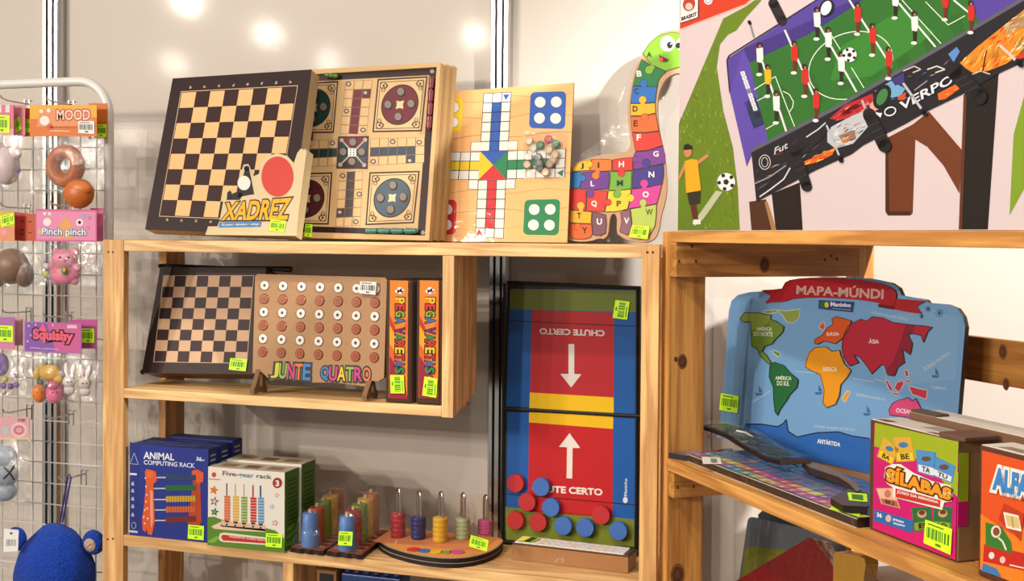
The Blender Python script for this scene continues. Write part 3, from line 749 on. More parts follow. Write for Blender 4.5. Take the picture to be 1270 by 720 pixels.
# wooden four-in-a-row game
G = cr(300, 310, 3.79)
p = onY(317, 462, Y0+.024); zf = ZM
FJ = Frame(Vector((p.x, p.y, ZM+.0018)), (1, 0, 0), R(3))
four = thing('four_in_a_row_game', 'brown board game with rows of white and rust discs on two feet', 'board game', FJ)
w = MB(FJ, 'matte_board')
bo = G((50, 578), (92, 572), (135, 612), (200, 600), (330, 622), (430, 622), (520, 632), (580, 640), (600, 612), (640, 616), (668, 600), (682, 138), (672, 128), (75, 112), (62, 120))
w.prism([FJ.px(*q) for q in bo], 0, .010, C('bb9066'), C('9a734c'))
w.build('board', four, bevel=.0008)
dq = G((98, 478), (622, 504), (628, 183), (108, 166))
for r in range(6):
    for c in range(7):
        q = bil(dq, c/6, 1-r/5); v = FJ.p3(*q)
        w = MB(FJ, 'plastic'); white = r % 2 == 0
        cc = C('efeae2') if white else C('b04e20')
        w.lathe([(.0085, .001), (.0087, -.0012), (.0080, -.0020), (.0030, -.0020), (.0028, .0)], (v.x, 0, v.z), cc, 20, 'y')
        w.add([(v.x+.0027*math.cos(2*math.pi*i/12), -.0004, v.z+.0027*math.sin(2*math.pi*i/12)) for i in range(12)], [tuple(range(12))], C('4a3a30') if white else C('7c3416'))
        if not white: w.add([(v.x+.0046*math.cos(2*math.pi*i/16), -.0023, v.z+.0046*math.sin(2*math.pi*i/16)) for i in range(16)], [tuple(range(16))], C('8f4420'))
        if not white: w.add([(v.x+.0012*math.cos(2*math.pi*i/10), -.0026, v.z+.0012*math.sin(2*math.pi*i/10)) for i in range(10)], [tuple(range(10))], C('c06a3c'))
        w.lathe([(.0098, -.0001), (.0098, -.0002), (.0085, -.0002)], (v.x, 0, v.z), C('7d5030'), 20, 'y', 'matte_board')  # brown ring: shade at the hole's edge, put in as colour
        o = w.build('disc', four, smooth=True); o['label'] = 'white disc with a dark centre' if white else 'rust brown disc'
for x0, x1, zt in ((64, 84, 560), (588, 610, 612)):
    a = FJ.px(*G((x0, 650))[0])[0]; b2 = FJ.px(*G((x1, 650))[0])[0]; zz = FJ.px(*G((x1, zt))[0])[1]
    w = MB(FJ, 'matte_board')
    P = [(-.020, .0006), (-.021, .008), (-.012, .020), (-.0004, zz), (-.0004, .012), (.0105, .012), (.0105, zz), (.020, .018), (.028, .008), (.027, .0006), (.014, .0006), (.004, .006), (-.006, .0006)]
    vs = [(a, y, z) for y, z in P]+[(b2, y, z) for y, z in P]; n = len(P)
    w.add(vs, [tuple(range(n)), tuple(range(2*n-1, n-1, -1))]+[(i, (i+1) % n, n+(i+1) % n, n+i) for i in range(n)], C('8a6442'))
    w.build('foot', four)
LC = ['d9d42c', '8cc63f', 'e0358c', 'ee7a24', '2b86d0', '2b86d0', 'e0358c', 'f4d21f', '8cc63f', 'd83a8c', 'ee7a3c']
tq = [G((132, 600), (322, 612), (325, 535), (140, 528)), G((366, 612), (606, 618), (606, 550), (372, 545))]
k = 0
for wd, q in (('JUNTE', tq[0]), ('QUATRO', tq[1])):
    for i, ch in enumerate(wd):
        u0, u1 = (i+.02)/len(wd), (i+.98)/len(wd)
        w = MB(FJ, 'plastic', -.0006)
        lq = [bil(q, u0, 0), bil(q, u1, 0), bil(q, u1, 1), bil(q, u0, 1)]
        w.text(ch, lq, C(LC[k]), 2, .02, C('241c18'), .085)
        w.build('letter', four); k += 1
sticker(FJ, four, G((550, 203), (628, 210), (632, 150), (555, 146)), -.006, white=True)

# two pick-up-sticks boxes
G = cr(470, 330, 8.0); H = cr(470, 410, 7.2)
for k, (xl, xr, pl, pr, lab) in enumerate(((478.3, 510.0, 484, 506.5, 'orange spine of a boxed stick game, the one beside the disc board'), (516.0, 546.6, 521, 544.5, 'orange spine of a boxed stick game, the one against the divider'))):
    yb = Y0+.010; FP = Frame(Vector((onY(xl, 495, yb).x, yb, ZM)), (1, 0, 0), 0)
    st = thing('stick_game', lab, 'board game', FP, 'orange stick games on the middle shelf')
    a, b2 = FP.px(xl, 420)[0], FP.px(xr, 420)[0]; zt = FP.px((xl+xr)/2, 347)[1]
    w = MB(FP, 'shrink_wrapped_card'); w.box(a, b2, 0, .11, .0004, zt, C('4a2f24'), None, None, None, C('8a7464')); w.build('wrapped_tray', st, bevel=.003)
    w = MB(FP, 'shrink_wrapped_card', -.0012)
    sp = [(pl-1.5, 493), (pr-1, 494.5), (pr, 347.8), (pl, 347.3)]
    dy = 1.2*k
    w.prism([FP.px(*q) for q in sp], -.0012, .0004, C('e5862a'))
    w.lay([bil(sp, 0, .0), bil(sp, 1, 0), bil(sp, .75, .18), bil(sp, 0, .36)], C('a3213c'), 1)
    w.lay([bil(sp, 0, .36), bil(sp, .75, .18), bil(sp, .9, .25), bil(sp, 0, .46)], C('e8641e'), 1)
    w.lay([bil(sp, 0, .46), bil(sp, .8, .29), bil(sp, .6, .44), bil(sp, 0, .62)], C('f0a829'), 1)
    w.lay([bil(sp, 0, .62), bil(sp, .35, .53), bil(sp, .3, .6), bil(sp, 0, .7)], C('c8371e'), 1)
    w.lay([bil(sp, .75, .6), bil(sp, 1, .52), bil(sp, 1, .7)], C('e2641e'), 1)
    wd = 'PEGA VARETAS'; cols = ['f2c233', 'd8322c', '93b23c', '3f72bc', '', '7c2c78', '2f8f4c', 'd8322c', 'f2c233', 'c22c2c', '3f72bc', '2f8f4c']
    v = .855; step = .056
    for ch, cc in zip(wd, cols):
        if ch == ' ': v -= step*.55; continue
        # text reads downwards: letter bottom faces left
        q = [bil(sp, .30, v), bil(sp, .30, v-step*.94), bil(sp, .80, v-step*.94), bil(sp, .80, v)]
        w.text(ch, q, C(cc), 3, .03, C('2a1a14'), .07); v -= step
    for vv in (.915, .155):
        cx, cy = bil(sp, .52, vv)
        for dx, dy2, r in ((-3, 1, 2.6), (0, -1.5, 3.2), (3, 0, 2.8), (0, 2, 3), (4.6, 1.8, 1.6)): w.disc(cx+dx, cy+dy2, r, r*.9, C('efe9e2'), 2, 14)
    w.build('spine', st)
    sticker(FP, st, ([(484.4, 487.5), (501.8, 487.5), (500.5, 465), (483.8, 464.5)], [(523.5, 490), (541, 493), (542.5, 469.5), (526.5, 466.5)])[k], -.0025, side=True)

# ================================================================== bottom shelf
ABL = C('1c2f86')
FA = Frame(Vector((onY(258, 674, Y0+.004).x, Y0+.004, ZB)), (1, 0, 0), 0)
def abacus_box(name, lab, F, z1, wd, dep, front=True):
    t = thing(name, lab, 'toy box', F, 'blue abacus boxes')
    w = MB(F, 'printed_card')
    w.box(-wd, 0, 0, dep, .0003, z1, C('20327f'), None, C('1d2f8c'), C('26336c'), C('1f2f76'))
    for i in range(3):    # lettering on the narrow right side
        zz = z1-.012-.009*i
        w.add([(L, dep*.2, zz-.003), (L, dep*.75, zz-.003), (L, dep*.75, zz), (L, dep*.2, zz)], [(0, 1, 2, 3)], C('b9bdd4'))
    w.add([(-wd*.62, dep*.4, z1+L), (-wd*.2, dep*.4, z1+L), (-wd*.2, dep*.65, z1+L), (-wd*.62, dep*.65, z1+L)], [(0, 1, 2, 3)], C('5a6594'))
    if not front:
        w.build('carton', t, bevel=.0008); return t
    w.zmin = .001; w.xmin = -wd
    K = cr(155, 530, 4.8)
    w.lay(K((10, 85), (85, 95), (80, 680), (0, 668)), C('1a2a7c'), 1)
    w.text('ANIMAL', K((110, 185), (293, 195), (293, 155), (112, 142)), C('eef0f4'), 2, .02)
    w.text('COMPUTING RACK', K((112, 218), (415, 240), (415, 212), (113, 192)), C('eef0f4'), 2, .01)
    w.text('36', K((424, 196), (456, 199), (457, 176), (425, 173)), C('eef0f4'), 2, .03)
    w.text('m+', K((458, 199), (474, 200), (474, 188), (458, 187)), C('eef0f4'), 2, .02)
    w.stroke(K((30, 215), (55, 150), (80, 218), (28, 214)), .5, C('c9cee2'), 2)
    for i, yy in enumerate((272, 320, 362, 410, 455, 505)): w.lay(K((28, yy+8), (70, yy+11), (70, yy), (28, yy-3)) if i == 0 else K((36, yy+22), (56, yy+24), (50, yy), (40, yy+4)), C('aab3dc') if i else C('e2e5f0'), 2)
    w.ring(*K((52, 582))[0], 2.6, 4, .5, C('c9cee2'), 2, 16); w.lay(K((25, 622), (75, 627), (75, 614), (25, 609)), C('c9cee2'), 2)
    ORG, ORD = C('e25a22'), C('b8401a')
    # right giraffe end
    w.lay(K((395, 290), (400, 255), (430, 248), (468, 270), (466, 320), (448, 330), (455, 560), (430, 600), (385, 600), (372, 560), (385, 480), (405, 330)), ORD, 2)
    w.lay(K((395, 290), (400, 255), (430, 248), (468, 270), (466, 320), (440, 332), (410, 315)), ORG, 3)
    for i, (yl, yr, c) in enumerate(((297, 300, '25406e'), (362, 360, '1f6b3c'), (428, 425, 'caa22c'), (490, 488, 'd2622a'), (552, 545, '7c2424'))):
        w.stroke(K((170, yl), (250, yl-1)), 1.6, C('c8c4c8'), 3)
        for j in range(11):
            u = j/10; cx, cy = K((252+160*u, yl-3+(yr-yl)*u))[0]; w.disc(cx, cy, 2.3, 4.0, C(c), 4+j*.02, 12)
            w.stroke([(cx+1.6, cy-3), (cx+1.6, cy+3)], .4, C('1a1c2c'), 4.4)
    w.lay(K((118, 262), (128, 246), (150, 250), (185, 262), (190, 315), (170, 335), (172, 420), (178, 560), (160, 640), (135, 632), (130, 600), (122, 622), (105, 608), (102, 540), (112, 480), (125, 330)), ORG, 5)
    w.lay(K((150, 370), (165, 380), (168, 560), (155, 600), (150, 500)), C('f2a07c'), 6)
    for x, y in ((122, 300), (125, 350), (130, 400), (126, 440), (118, 490), (112, 530), (118, 570), (132, 480), (136, 540)): w.disc(*K((x, y))[0], 1.0, 1.4, C('f5d9c0'), 6, 8)
    w.disc(*K((148, 280))[0], 4.5, 4.5, C('ea6a2c'), 6, 14)
    w.build('carton', t, bevel=.0008)
    sticker(F, t, K((373, 660), (468, 670), (470, 585), (377, 577)), 0)
    return t
zt = FA.px(258, 557)[1]
wA = FA.O.x+1.3385
abacus_box('abacus_box', 'blue carton showing an orange bead frame, frontmost of its row', FA, zt, wA, .034)
abacus_box('abacus_box', 'blue carton second in the row, behind the bead frame picture', Frame(FA.O+Vector((.002, .036, 0)), (1, 0, 0)), zt+.001, wA, .036, False)
abacus_box('abacus_box', 'blue carton last in the row, against the back leg', Frame(FA.O+Vector((.006, .0745, 0)), (1, 0, 0)), zt+.004, wA-.025, .036, False)

FB = Frame(Vector((onY(257.6, 674, Y0-.006).x, Y0-.006, ZB)), (1, 0, 0), 0)
bx1 = FB.px(353, 640)[0]; zb = FB.px(300, 581.5)[1]
def peg_box(lab, F, dep, z1, front):
    t = thing('counting_toy_box', lab, 'toy box', F, 'cream and green counting toy boxes')
    w = MB(F, 'printed_card')
    w.box(0, bx1, 0, dep, .0003, z1, C('eadfca'), None, C('f1eade'), C('d9cbb0'), C('4f7a22'))
    for i in range(3):
        u = .1+.3*i; w.add([(bx1*u, dep*.25, z1+L), (bx1*(u+.2), dep*.25, z1+L), (bx1*(u+.2), dep*.7, z1+L), (bx1*u, dep*.7, z1+L)], [(0, 1, 2, 3)], C('8d6b54') if i % 2 else C('a58a70'))
    for i in range(11):
        zz = z1*(.86-.055*i); w.add([(bx1+L, dep*.18, zz), (bx1+L, dep*.85, zz), (bx1+L, dep*.85, zz+.003), (bx1+L, dep*.18, zz+.003)], [(0, 1, 2, 3)], C('2c4a14'))
    for i in range(3):
        w.add([(bx1+L, dep*.05, .01+.014*i), (bx1+L, dep*.5, .006+.014*i), (bx1+L, dep*.9, .02+.014*i), (bx1+L, dep*.5, .018+.014*i)], [(0, 1, 2, 3)], C('6cae2c'))
    if front:
        K = cr(255, 560, 5.54)
        w.lay(K((12, 640), (540, 692), (545, 600), (480, 540), (400, 520), (110, 465), (60, 445), (13, 448)), C('5b8a22'), 1)
        w.lay(K((38, 512), (105, 480), (110, 505), (410, 530), (412, 550), (180, 540), (60, 528)), C('eecdb0'), 2)
        w.lay(K((105, 512), (412, 545), (413, 505), (108, 470)), C('e8bfa2'), 2)
        for i, (x, c, tp, bt) in enumerate(((148, 'e0672c', 300, 470), (207, 'e8b52c', 300, 478), (265, '87a83c', 305, 485), (328, 'd03030', 310, 485), (380, '5f9acb', 310, 492))):
            w.stroke(K((x-3, 215+4*i), (x-3, tp)), [1.2, .8, .8, 1.6, 2][i], C(['3c2c3c', 'a88a3c', '9aa02c', 'b02030', '3a5a7c'][i]), 3)
            for j in range(9):
                v = tp+(bt-tp)*(j+.5)/9; cx, cy = K((x, v))[0]; w.lay([(cx-3.6, cy+1.4), (cx+3.6, cy+1.6), (cx+3.6, cy-1.2), (cx-3.6, cy-1.4)], C(c), 4)
            w.disc(*K((x-3, bt+28))[0], 1.2, 1.5, C('3a2a24'), 3, 8); w.lay(K((x-15, bt+12), (x+12, bt+15), (x+12, bt+2), (x-15, bt-1)), C('2a2420'), 3)
        w.text('Five-gear rack', K((116, 172), (455, 196), (453, 158), (116, 130)), lambda u: C('7a4a78') if u < .35 else (C('5a82b0') if u < .66 else C('4a6a58')), 3, .02)
        w.disc(*K((57, 157))[0], 2.8, 3.2, C('cf4a34'), 2, 14); w.lay(K((22, 190), (100, 194), (100, 187), (22, 183)), C('b08a7c'), 2)
        w.disc(*K((493, 213))[0], 6, 6.6, C('a52a2a'), 2, 22); w.text('3', K((480, 236), (506, 238), (506, 196), (480, 194)), WHITE, 3, .04)
        def star(cx, cy, r, c, o=None):
            for rr, cc, kk in (((r, o, 2),) if o else ())+((r*(.62 if o else 1), c, 3),):
                w.lay([(cx+rr*(1 if i % 2 == 0 else .45)*math.sin(math.pi*i/5+.2), cy-rr*(1 if i % 2 == 0 else .45)*math.cos(math.pi*i/5+.2)) for i in range(10)], cc, kk)
        star(*K((56, 262))[0], 6, C('e0752c')); star(*K((60, 340))[0], 6, C('e6c8d6'), C('4a2a3c')); star(*K((62, 412))[0], 5.6, C('6ca84c'), C('1f3a1f'))
        star(*K((490, 297))[0], 3.6, C('f3e2e2'), C('d88a98')); star(*K((457, 376))[0], 3.6, C('e2ecf3'), C('8aa8c8')); star(*K((477, 488))[0], 4.6, C('f3e2e6'), C('d66a90'))
        w.lay(K((90, 590), (98, 560), (130, 553), (420, 588), (418, 640), (120, 618), (98, 610)), C('f0e6d0'), 3); w.lay(K((106, 588), (115, 568), (415, 600), (414, 630), (120, 608)), C('c9301f'), 4)
        w.text('WARNING: choking hazard', K((160, 590), (412, 616), (412, 600), (160, 575)), C('f6e8dc'), 5, .02)
        w.lay(K((18, 610), (80, 575), (95, 590), (60, 625), (18, 622)), C('7ab83c'), 2)
    w.build('carton', t, bevel=.0008)
    if front: sticker(F, t, K((412, 650), (523, 660), (528, 565), (414, 557)), 0)
    return t
peg_box('cream and green carton picturing five bead pegs, frontmost of its pair', FB, .055, zb, True)
peg_box('cream and green carton standing behind the bead peg carton', Frame(FB.O+Vector((.004, .0565, 0)), (1, 0, 0)), .055, zb+.004, False)

# stacking column toys
CUPC = ['5c86c8', 'a83a2c', '748f34', 'dcae40', 'c8722c']
EDGE = []
def cup_toy(xf, lab, stk):
    Ff = Frame(Vector((onY(xf[0], 684, Y0+.0).x, Y0-.004, ZB)), (1, 0, 0), 0)
    t = thing('stacking_toy', lab, 'toy', Ff, 'stacking column toys in clear wrap')
    wd = (onY(xf[1], 684, Y0).x-onY(xf[0], 680, Y0).x)*.95; dep = .166; sk = -.008
    def ox(y): return sk*y/.1
    w = MB(Ff, 'printed_card')
    P = []
    n = 10
    for i in range(n+1): P.append((wd*i/n, .0025*math.sin(i*1.9)))
    P += [(wd+ox(dep), dep), (ox(dep), dep)]
    w.slab(P, .0004, .0085, C('3a2620'), C('2c1d18'))
    w.slab([(x*.97+wd*.015, y*.97+.002) for x, y in P], .0086, .0092, C('a8533a'))
    for i in range(11): w.add([(wd*.1+ox(.02), .008+.012*i, .0096), (wd*.9+ox(.02), .008+.012*i, .0096), (wd*.9+ox(.02), .011+.012*i, .0096), (wd*.1+ox(.02), .011+.012*i, .0096)], [(0, 1, 2, 3)], C('e7d9c6') if i % 2 else C('8a3626'))
    w.build('base', t)
    for i in range(5):
        y = .019+.0318*i; cx = wd*.47+ox(y); h = .0605+.0035*i; r = .0152
        w = MB(Ff, 'soft_rubber'); prof = [(r*1.04, .0097), (r*1.06, .013)]
        ns = i+1
        nr = 2 if i == 0 else 6
        for j in range(1, nr+1):
            z = .0097+h*j/nr; rr = r*(1.10-.22*j/nr) if i == 0 else r*(1.06-.08*j/nr); prof += [(rr, z-.0014), (rr*.975, z-.0007), (rr*.975, z)]
        prof += [(r*.6, h+.0105), (0, h+.0105)]
        w.lathe(prof, (cx, y, 0), C(CUPC[i]), 22)
        o = w.build('stacking_column', t, smooth=True); o['label'] = ['blue', 'red', 'green', 'yellow', 'orange'][i]+' stacking column'
        w = MB(Ff, 'matte_board'); w.lathe([(.0035, h+.0106), (.0035, h+.016), (.002, h+.017), (0, h+.017)], (cx, y, 0), C('d9bf98'), 10)
        w.build('peg', t, smooth=True)
    # film stretched from the column tops to the base
    w = MB(Ff, 'clear_film'); T = .082; EDGE.append((Ff.O.x+wd, Ff.O.y, sk))
    a, b2, c, d = Vector((.001, .001, .010)), Vector((wd-.001, .001, .010)), Vector((wd*.68, .008, .079)), Vector((wd*.22, .008, .079))
    nz = lambda u, v: -.0015*noise.noise(Vector((u*6, v*6, xf[0])))
    w.sheet([a, b2, c, d], 8, FILMC, nz)
    e2_, e3_ = Vector((wd+ox(dep)-.001, dep-.002, .010)), Vector((wd*.72+ox(dep), dep-.006, .103))
    w.sheet([b2, e2_, e3_, c], 8, FILMC, lambda u, v: .0012*noise.noise(Vector((u*6, v*6, 3))))
    w.sheet([d, c, e3_, Vector((wd*.2+ox(dep), dep-.006, .103))], 8, FILMC, lambda u, v: 0)
    w.build('wrap_film', t, smooth=True)
    if stk: sticker(Ff, t, stk, -.002)
cup_toy((361.4, 404.5), 'wrapped toy of coloured stacking columns, left one, beside the green carton', None)
cup_toy((406, 452.5), 'wrapped toy of coloured stacking columns with a green price sticker', [(419, 675.5), (436.5, 676.5), (437.5, 659), (420.5, 658.5)])

# semicircular toy with five cylinders and metal loops
zk = ZB
FK = Frame(Vector((onZ(555, 690, zk).x, Y0+.02, zk)), (1, 0, 0), 0)
lock = thing('shape_lock_toy', 'half round wooden toy with five coloured padlock cylinders and steel loops', 'toy', FK)
def zpt(px, py, z): v = onZ(px, py, z)-FK.O; return (v.x, v.y)
arc = [zpt(*q, zk+.010) for q in ((465.5, 664), (470, 675), (480, 682), (497, 688), (520, 693.5), (548, 697), (575, 697), (600, 692), (617, 684), (625.5, 674), (625.5, 668))]
arc = [(x, min(y, .128)) for x, y in arc];  ymax = min(.132, max(arc[0][1], arc[-1][1])+.004)
for _ in range(2):
    arc = [arc[0]]+[q for i in range(len(arc)-1) for q in ((arc[i][0]*.75+arc[i+1][0]*.25, arc[i][1]*.75+arc[i+1][1]*.25), (arc[i][0]*.25+arc[i+1][0]*.75, arc[i][1]*.25+arc[i+1][1]*.75))]+[arc[-1]]
arc_full = [arc[0]]+arc[1:-1]+[arc[-1]]+[(arc[-1][0]-.004, ymax), (arc[0][0]+.012, ymax)]
def clear_of(x, y): e = EDGE[-1]; return (max(x, e[0]+e[2]*(y+FK.O.y-e[1])/.1+.004-FK.O.x), y)
arc_full = [clear_of(x, y) for x, y in arc_full]
w = MB(FK, 'printed_card')
for z0, z1 in ((.0004, .0082), (.0094, .0172)):
    w.slab(arc_full, z0, z1, C('2c1f1a'), C('241914'))
    w.slab([(x*1.004, y-.0012) for x, y in arc_full], z0+.0074, z0+.0081, C('9a8c80'), C('b0a498'))
w.slab([(x*.985, y*.98+.0015) for x, y in arc_full], .0173, .0179, C('eca04a'))
w.slab([(x*.985, y) for x, y in [(arc_full[-1][0], ymax), (arc_full[-2][0], ymax), (arc_full[-2][0]*.99, .03), (arc_full[-1][0]*.99, .03)]], .0179, .0182, C('e08a54'))
w.build('base_board', lock)
for i, (cx, cy, rx, ry, c) in enumerate(((513, 681, 9, 6, 'd8352c'), (526, 682.5, 8, 4.5, '3a78c4'), (541, 684, 8, 4, 'f0c428'), (553, 684.5, 7, 3.5, '8ca84c'), (567, 684, 10, 4, 'd6588c'))):
    x, y = zpt(cx, cy, zk+.0185); w = MB(FK, 'printed_card'); a = rx/1406*1.9
    w.slab([(x+a*math.cos(t*math.pi/10), y+a*1.05*math.sin(t*math.pi/10)) for t in range(20)], .0183, .0192, C(c)); w.build('colour_marker', lock)
LKC = [('b02428', 493.7, 636, 668), ('2c2a6c', 519, 640, 670), ('eab42c', 546, 641, 673.5), ('a8b88a', 573.5, 642, 670), ('d45a9c', 601.5, 644, 664)]
for i, (c, px, pt, pb) in enumerate(LKC):
    x, y = zpt(px, pb-3, zk+.0185); y = max(y, .02); r = .0138
    xx = FK.px(px, (pt+pb)/2, y)[0]; z1 = FK.px(px, pt, y)[1]; z0 = .0184
    w = MB(FK, 'soft_rubber'); prof = [(r*.95, z0), (r, z0+.002)]
    n = 5
    for j in range(n):
        za, zb2 = z0+(z1-z0)*(j+.08)/n, z0+(z1-z0)*(j+.92)/n; prof += [(r*.97, za), (r, za+.001), (r, zb2-.001), (r*.97, zb2)]
    prof += [(r*.9, z1), (0, z1)]
    w.lathe(prof, (xx, y, 0), C(c), 22); cy = w.build('cylinder', lock, smooth=True); cy['label'] = ['red', 'navy blue', 'yellow', 'pale green', 'pink'][i]+' cylinder'
    h = .046; P = []
    for t in range(13):
        a = math.pi*t/12; P.append((xx+.0046*math.cos(a)+.001, y-.004*math.cos(a), z1+h-.010+.010*math.sin(a)))
    w = MB(FK, 'metal'); w.tube([(P[0][0], P[0][1], z1-.002)]+P+[(P[-1][0], P[-1][1], z1-.002)], .0024, C('c8c4bc', 1), 10); w.build('shackle', lock, smooth=True)['label'] = 'steel loop'
w = MB(FK, 'clear_film')
bl, br_ = Vector((arc[8][0], arc[8][1], .018)), Vector((arc[-5][0], arc[-5][1], .018))
tl, tr = FK.p3(488, 612, .034), FK.p3(601, 613, .034)
w.sheet([bl, br_, tr, tl], 14, FILMC, lambda u, v: -.02*math.sin(math.pi*u)*(1-v)-.002*noise.noise(Vector((u*6, v*6, 9))))
rb = Vector((arc[-1][0]-.003, ymax-.006, .018))
w.sheet([br_, rb, FK.p3(603, 614, .05), tr], 8, FILMC, lambda u, v: 0)
w.build('wrap_film', lock, smooth=True)
sticker(FK, lock, [(581.5, 677), (603.5, 683.5), (606, 669.5), (584, 663)], -.012)

# board game with two facing arrows
yg = Y0+.172
FC = Frame(Vector((onY(625, 664, yg).x, yg, ZB+.0008)), (1, 0, 0), R(2.0))
chute = thing('shuffle_game', 'tall folding board with white arrows, red and blue, in clear wrap', 'board game', FC)
K6 = cr(600, 330, 3.6); K7 = cr(600, 510, 3.43)
oq = [(623.5, 672), (792.5, 684), (795, 357.5), (629, 349.8)]
lo = FC.px(*oq[0])[1]
ox0, ox1 = FC.px(626, 500)[0], FC.px(793.8, 500)[0]
zt0, zt1 = FC.px(629, 350)[1], FC.px(794, 357)[1]
def zline(pxa, pya): return FC.px(pxa, pya)
w = MB(FC, 'shrink_wrapped_card')
mid = [FC.px(625, 505), FC.px(793.5, 515)]
PB = [FC.px(625, 507), FC.px(793.5, 517)]
low = [(ox0, .0008), (ox1, .0008), (PB[1][0], PB[1][1]), (PB[0][0], PB[0][1])]
up = [(mid[0][0], mid[0][1]), (mid[1][0], mid[1][1]), FC.px(794.8, 357), FC.px(629, 350)]
BLK = C('1a1714')
for nm, q in (('lower_half', low), ('upper_half', up)):
    w = MB(FC, 'shrink_wrapped_card'); w.prism(q, 0, .012, BLK)
    if nm == 'upper_half':
        w.lay(K6((100, 625), (688, 660), (690, 105), (118, 100)), C('1a59a4'), 1)
        w.lay(K6((118, 192), (690, 205), (690, 108), (118, 102)), C('6f7c2c'), 2)
        w.lay(K6((205, 640), (580, 652), (582, 207), (215, 195)), C('b8242c'), 2)
        w.lay(K6((203, 640), (580, 655), (580, 585), (206, 563)), C('f0c010'), 3)
        w.text('CHUTE CERTO', K6((540, 285), (248, 275), (248, 303), (540, 313)), C('e2d6d2'), 4, .04)
        w.lay(K6((378, 347), (404, 347), (404, 480), (436, 482), (390, 541), (342, 480), (378, 480)), C('e2dad4'), 4)
        w.stroke(K6((105, 243), (690, 268)), .9, C('1c1416'), 5)
        st = K6((575, 230), (640, 238), (652, 158), (588, 150))
    else:
        w.lay(K7((95, 540), (640, 570), (645, 10), (100, 2)), C('1a5cac'), 1)
        w.lay(K7((95, 545), (640, 575), (640, 458), (92, 405)), C('7a8428'), 2)
        w.lay(K7((188, 425), (548, 452), (550, 20), (193, 5)), C('c41c20'), 2)
        w.lay(K7((192, 46), (550, 74), (551, 18), (193, 2)), C('f2c012'), 3)
        w.lay(K7((365, 92), (410, 155), (378, 155), (376, 285), (352, 283), (354, 152), (320, 150)), C('efe6e0'), 4)
        w.text('CHUTE CERTO', K7((205, 340), (505, 358), (505, 328), (205, 310)), C('efe4de'), 4, .04)
        w.text('Maninho', K7((610, 360), (610, 285), (598, 284), (596, 360)), C('dfe6f0'), 4, .02); w.disc(*K7((602, 376))[0], 3, 4, C('dfe6f0'), 4, 14)
        w.stroke(K7((95, 350), (660, 398)), .9, C('1c1416'), 5)
    o = w.build(nm, chute, bevel=.002)
sticker(FC, chute, st, -.001, side=True)
w = MB(FC, 'shrink_wrapped_card')
for a, b2, r in (((626, 351), (622.5, 668), .0032), ((629, 350), (794.8, 357), .0035), ((790.5, 357), (789, 678), .0030), ((623, 506), (794, 516), .0036), ((623.5, 671), (793, 683), .0032)):
    q0, q1 = FC.p3(*a, -.0005), FC.p3(*b2, -.0005); q0.z = max(q0.z, .0042); q1.z = max(q1.z, .0042); w.tube([q0, q0.lerp(q1, .5)+Vector((0, .0005, 0)), q1], r, BLK, 8)
w.build('edge_trim', chute, smooth=True)
for i, (x, y, red) in enumerate(((135, 305, 1), (185, 385, 1), (135, 462, 1), (232, 470, 1), (500, 440, 1), (245, 320, 0), (287, 407, 0), (340, 485, 0), (433, 493, 0), (574, 506, 0))):
    v = FC.p3(*K7((x, y))[0], -.008); r = .0168
    w = MB(FC, 'matte_board'); w.lathe([(r, .007), (r, -.0015), (r*.95, -.0025), (0, -.0025)], (v.x, v.y-.0004*i, max(v.z, r+.0005)), C('c02428') if red else C('3f6fbe'), 30, 'y')
    w.build('disc', chute, smooth=True)['label'] = 'red foam disc' if red else 'blue foam disc'

# box of dominoes
dA, dB = onZ(635, 693.7, ZB), onZ(779, 711, ZB)
FDm = Frame(Vector((dA.x, dA.y, ZB)), (dB-dA)*1.0)
dom = thing('domino_box', 'long low wooden box of white dominoes in front of the arrow board', 'board game', FDm)
ln = (dB-dA).length; hz = FDm.px(635, 672.5)[1]; dp = .052
w = MB(FDm, 'printed_plywood')
w.box(0, ln, 0, dp, .0003, hz-.003, C('b57c48')); w.box(0, ln, 0, .004, hz-.003, hz, C('5a3b22')); w.box(0, ln, dp-.004, dp, hz-.003, hz, C('3a2a20'))
w.box(ln-.006, ln, .004, dp-.004, hz-.003, hz+.0005, C('3f3f40'))
w.build('box', dom, bevel=.001)
nd_ = 14
for i in range(nd_):
    x0 = .003+(ln-.012)*i/nd_; x1 = .003+(ln-.012)*(i+.94)/nd_
    w = MB(FDm, 'plastic'); w.box(x0, x1, .005, dp-.005, hz-.0029, hz+.001, C('f4eee2', .9))
    rr = random.Random(i); cols = C('d8342c') if i < 3 else C('3a3430')
    for half in (0, 1):
        cy0 = .005+(dp-.01)*(.25+.5*half)
        for j in range(rr.choice((2, 3, 4, 5))):
            cx = (x0+x1)/2+((j % 2)-.5)*.004; yy = cy0+((j//2)-.8)*.006
            w.add([(cx+.0011*math.cos(t*math.pi/4), yy+.0011*math.sin(t*math.pi/4), hz+.0013) for t in range(8)], [tuple(range(8))], cols)
    w.add([(x0+.001, dp/2-.0003, hz+.0013), (x1-.001, dp/2-.0003, hz+.0013), (x1-.001, dp/2+.0003, hz+.0013), (x0+.001, dp/2+.0003, hz+.0013)], [(0, 1, 2, 3)], C('4a4540'))
    w.build('domino', dom)
w = MB(FDm, 'clear_film'); w.box(-.001, ln+.001, -.0015, dp+.001, .0005, hz-.004, FILMC); w.build('wrap_film', dom)
FDt = Frame(FDm.w(0, 0, hz+.003), FDm.ex, R(90))
m = MB(FDm, 'printed_card'); 
for x0, x1, c in ((.006, .030, 'd8e83a'), (.018, .036, '8fd12c')): m.add([(x0, .010, hz+.0026), (x1, .010, hz+.0026), (x1+.004, .040, hz+.0026), (x0+.004, .040, hz+.0026)], [(0, 1, 2, 3)], C(c, 1))
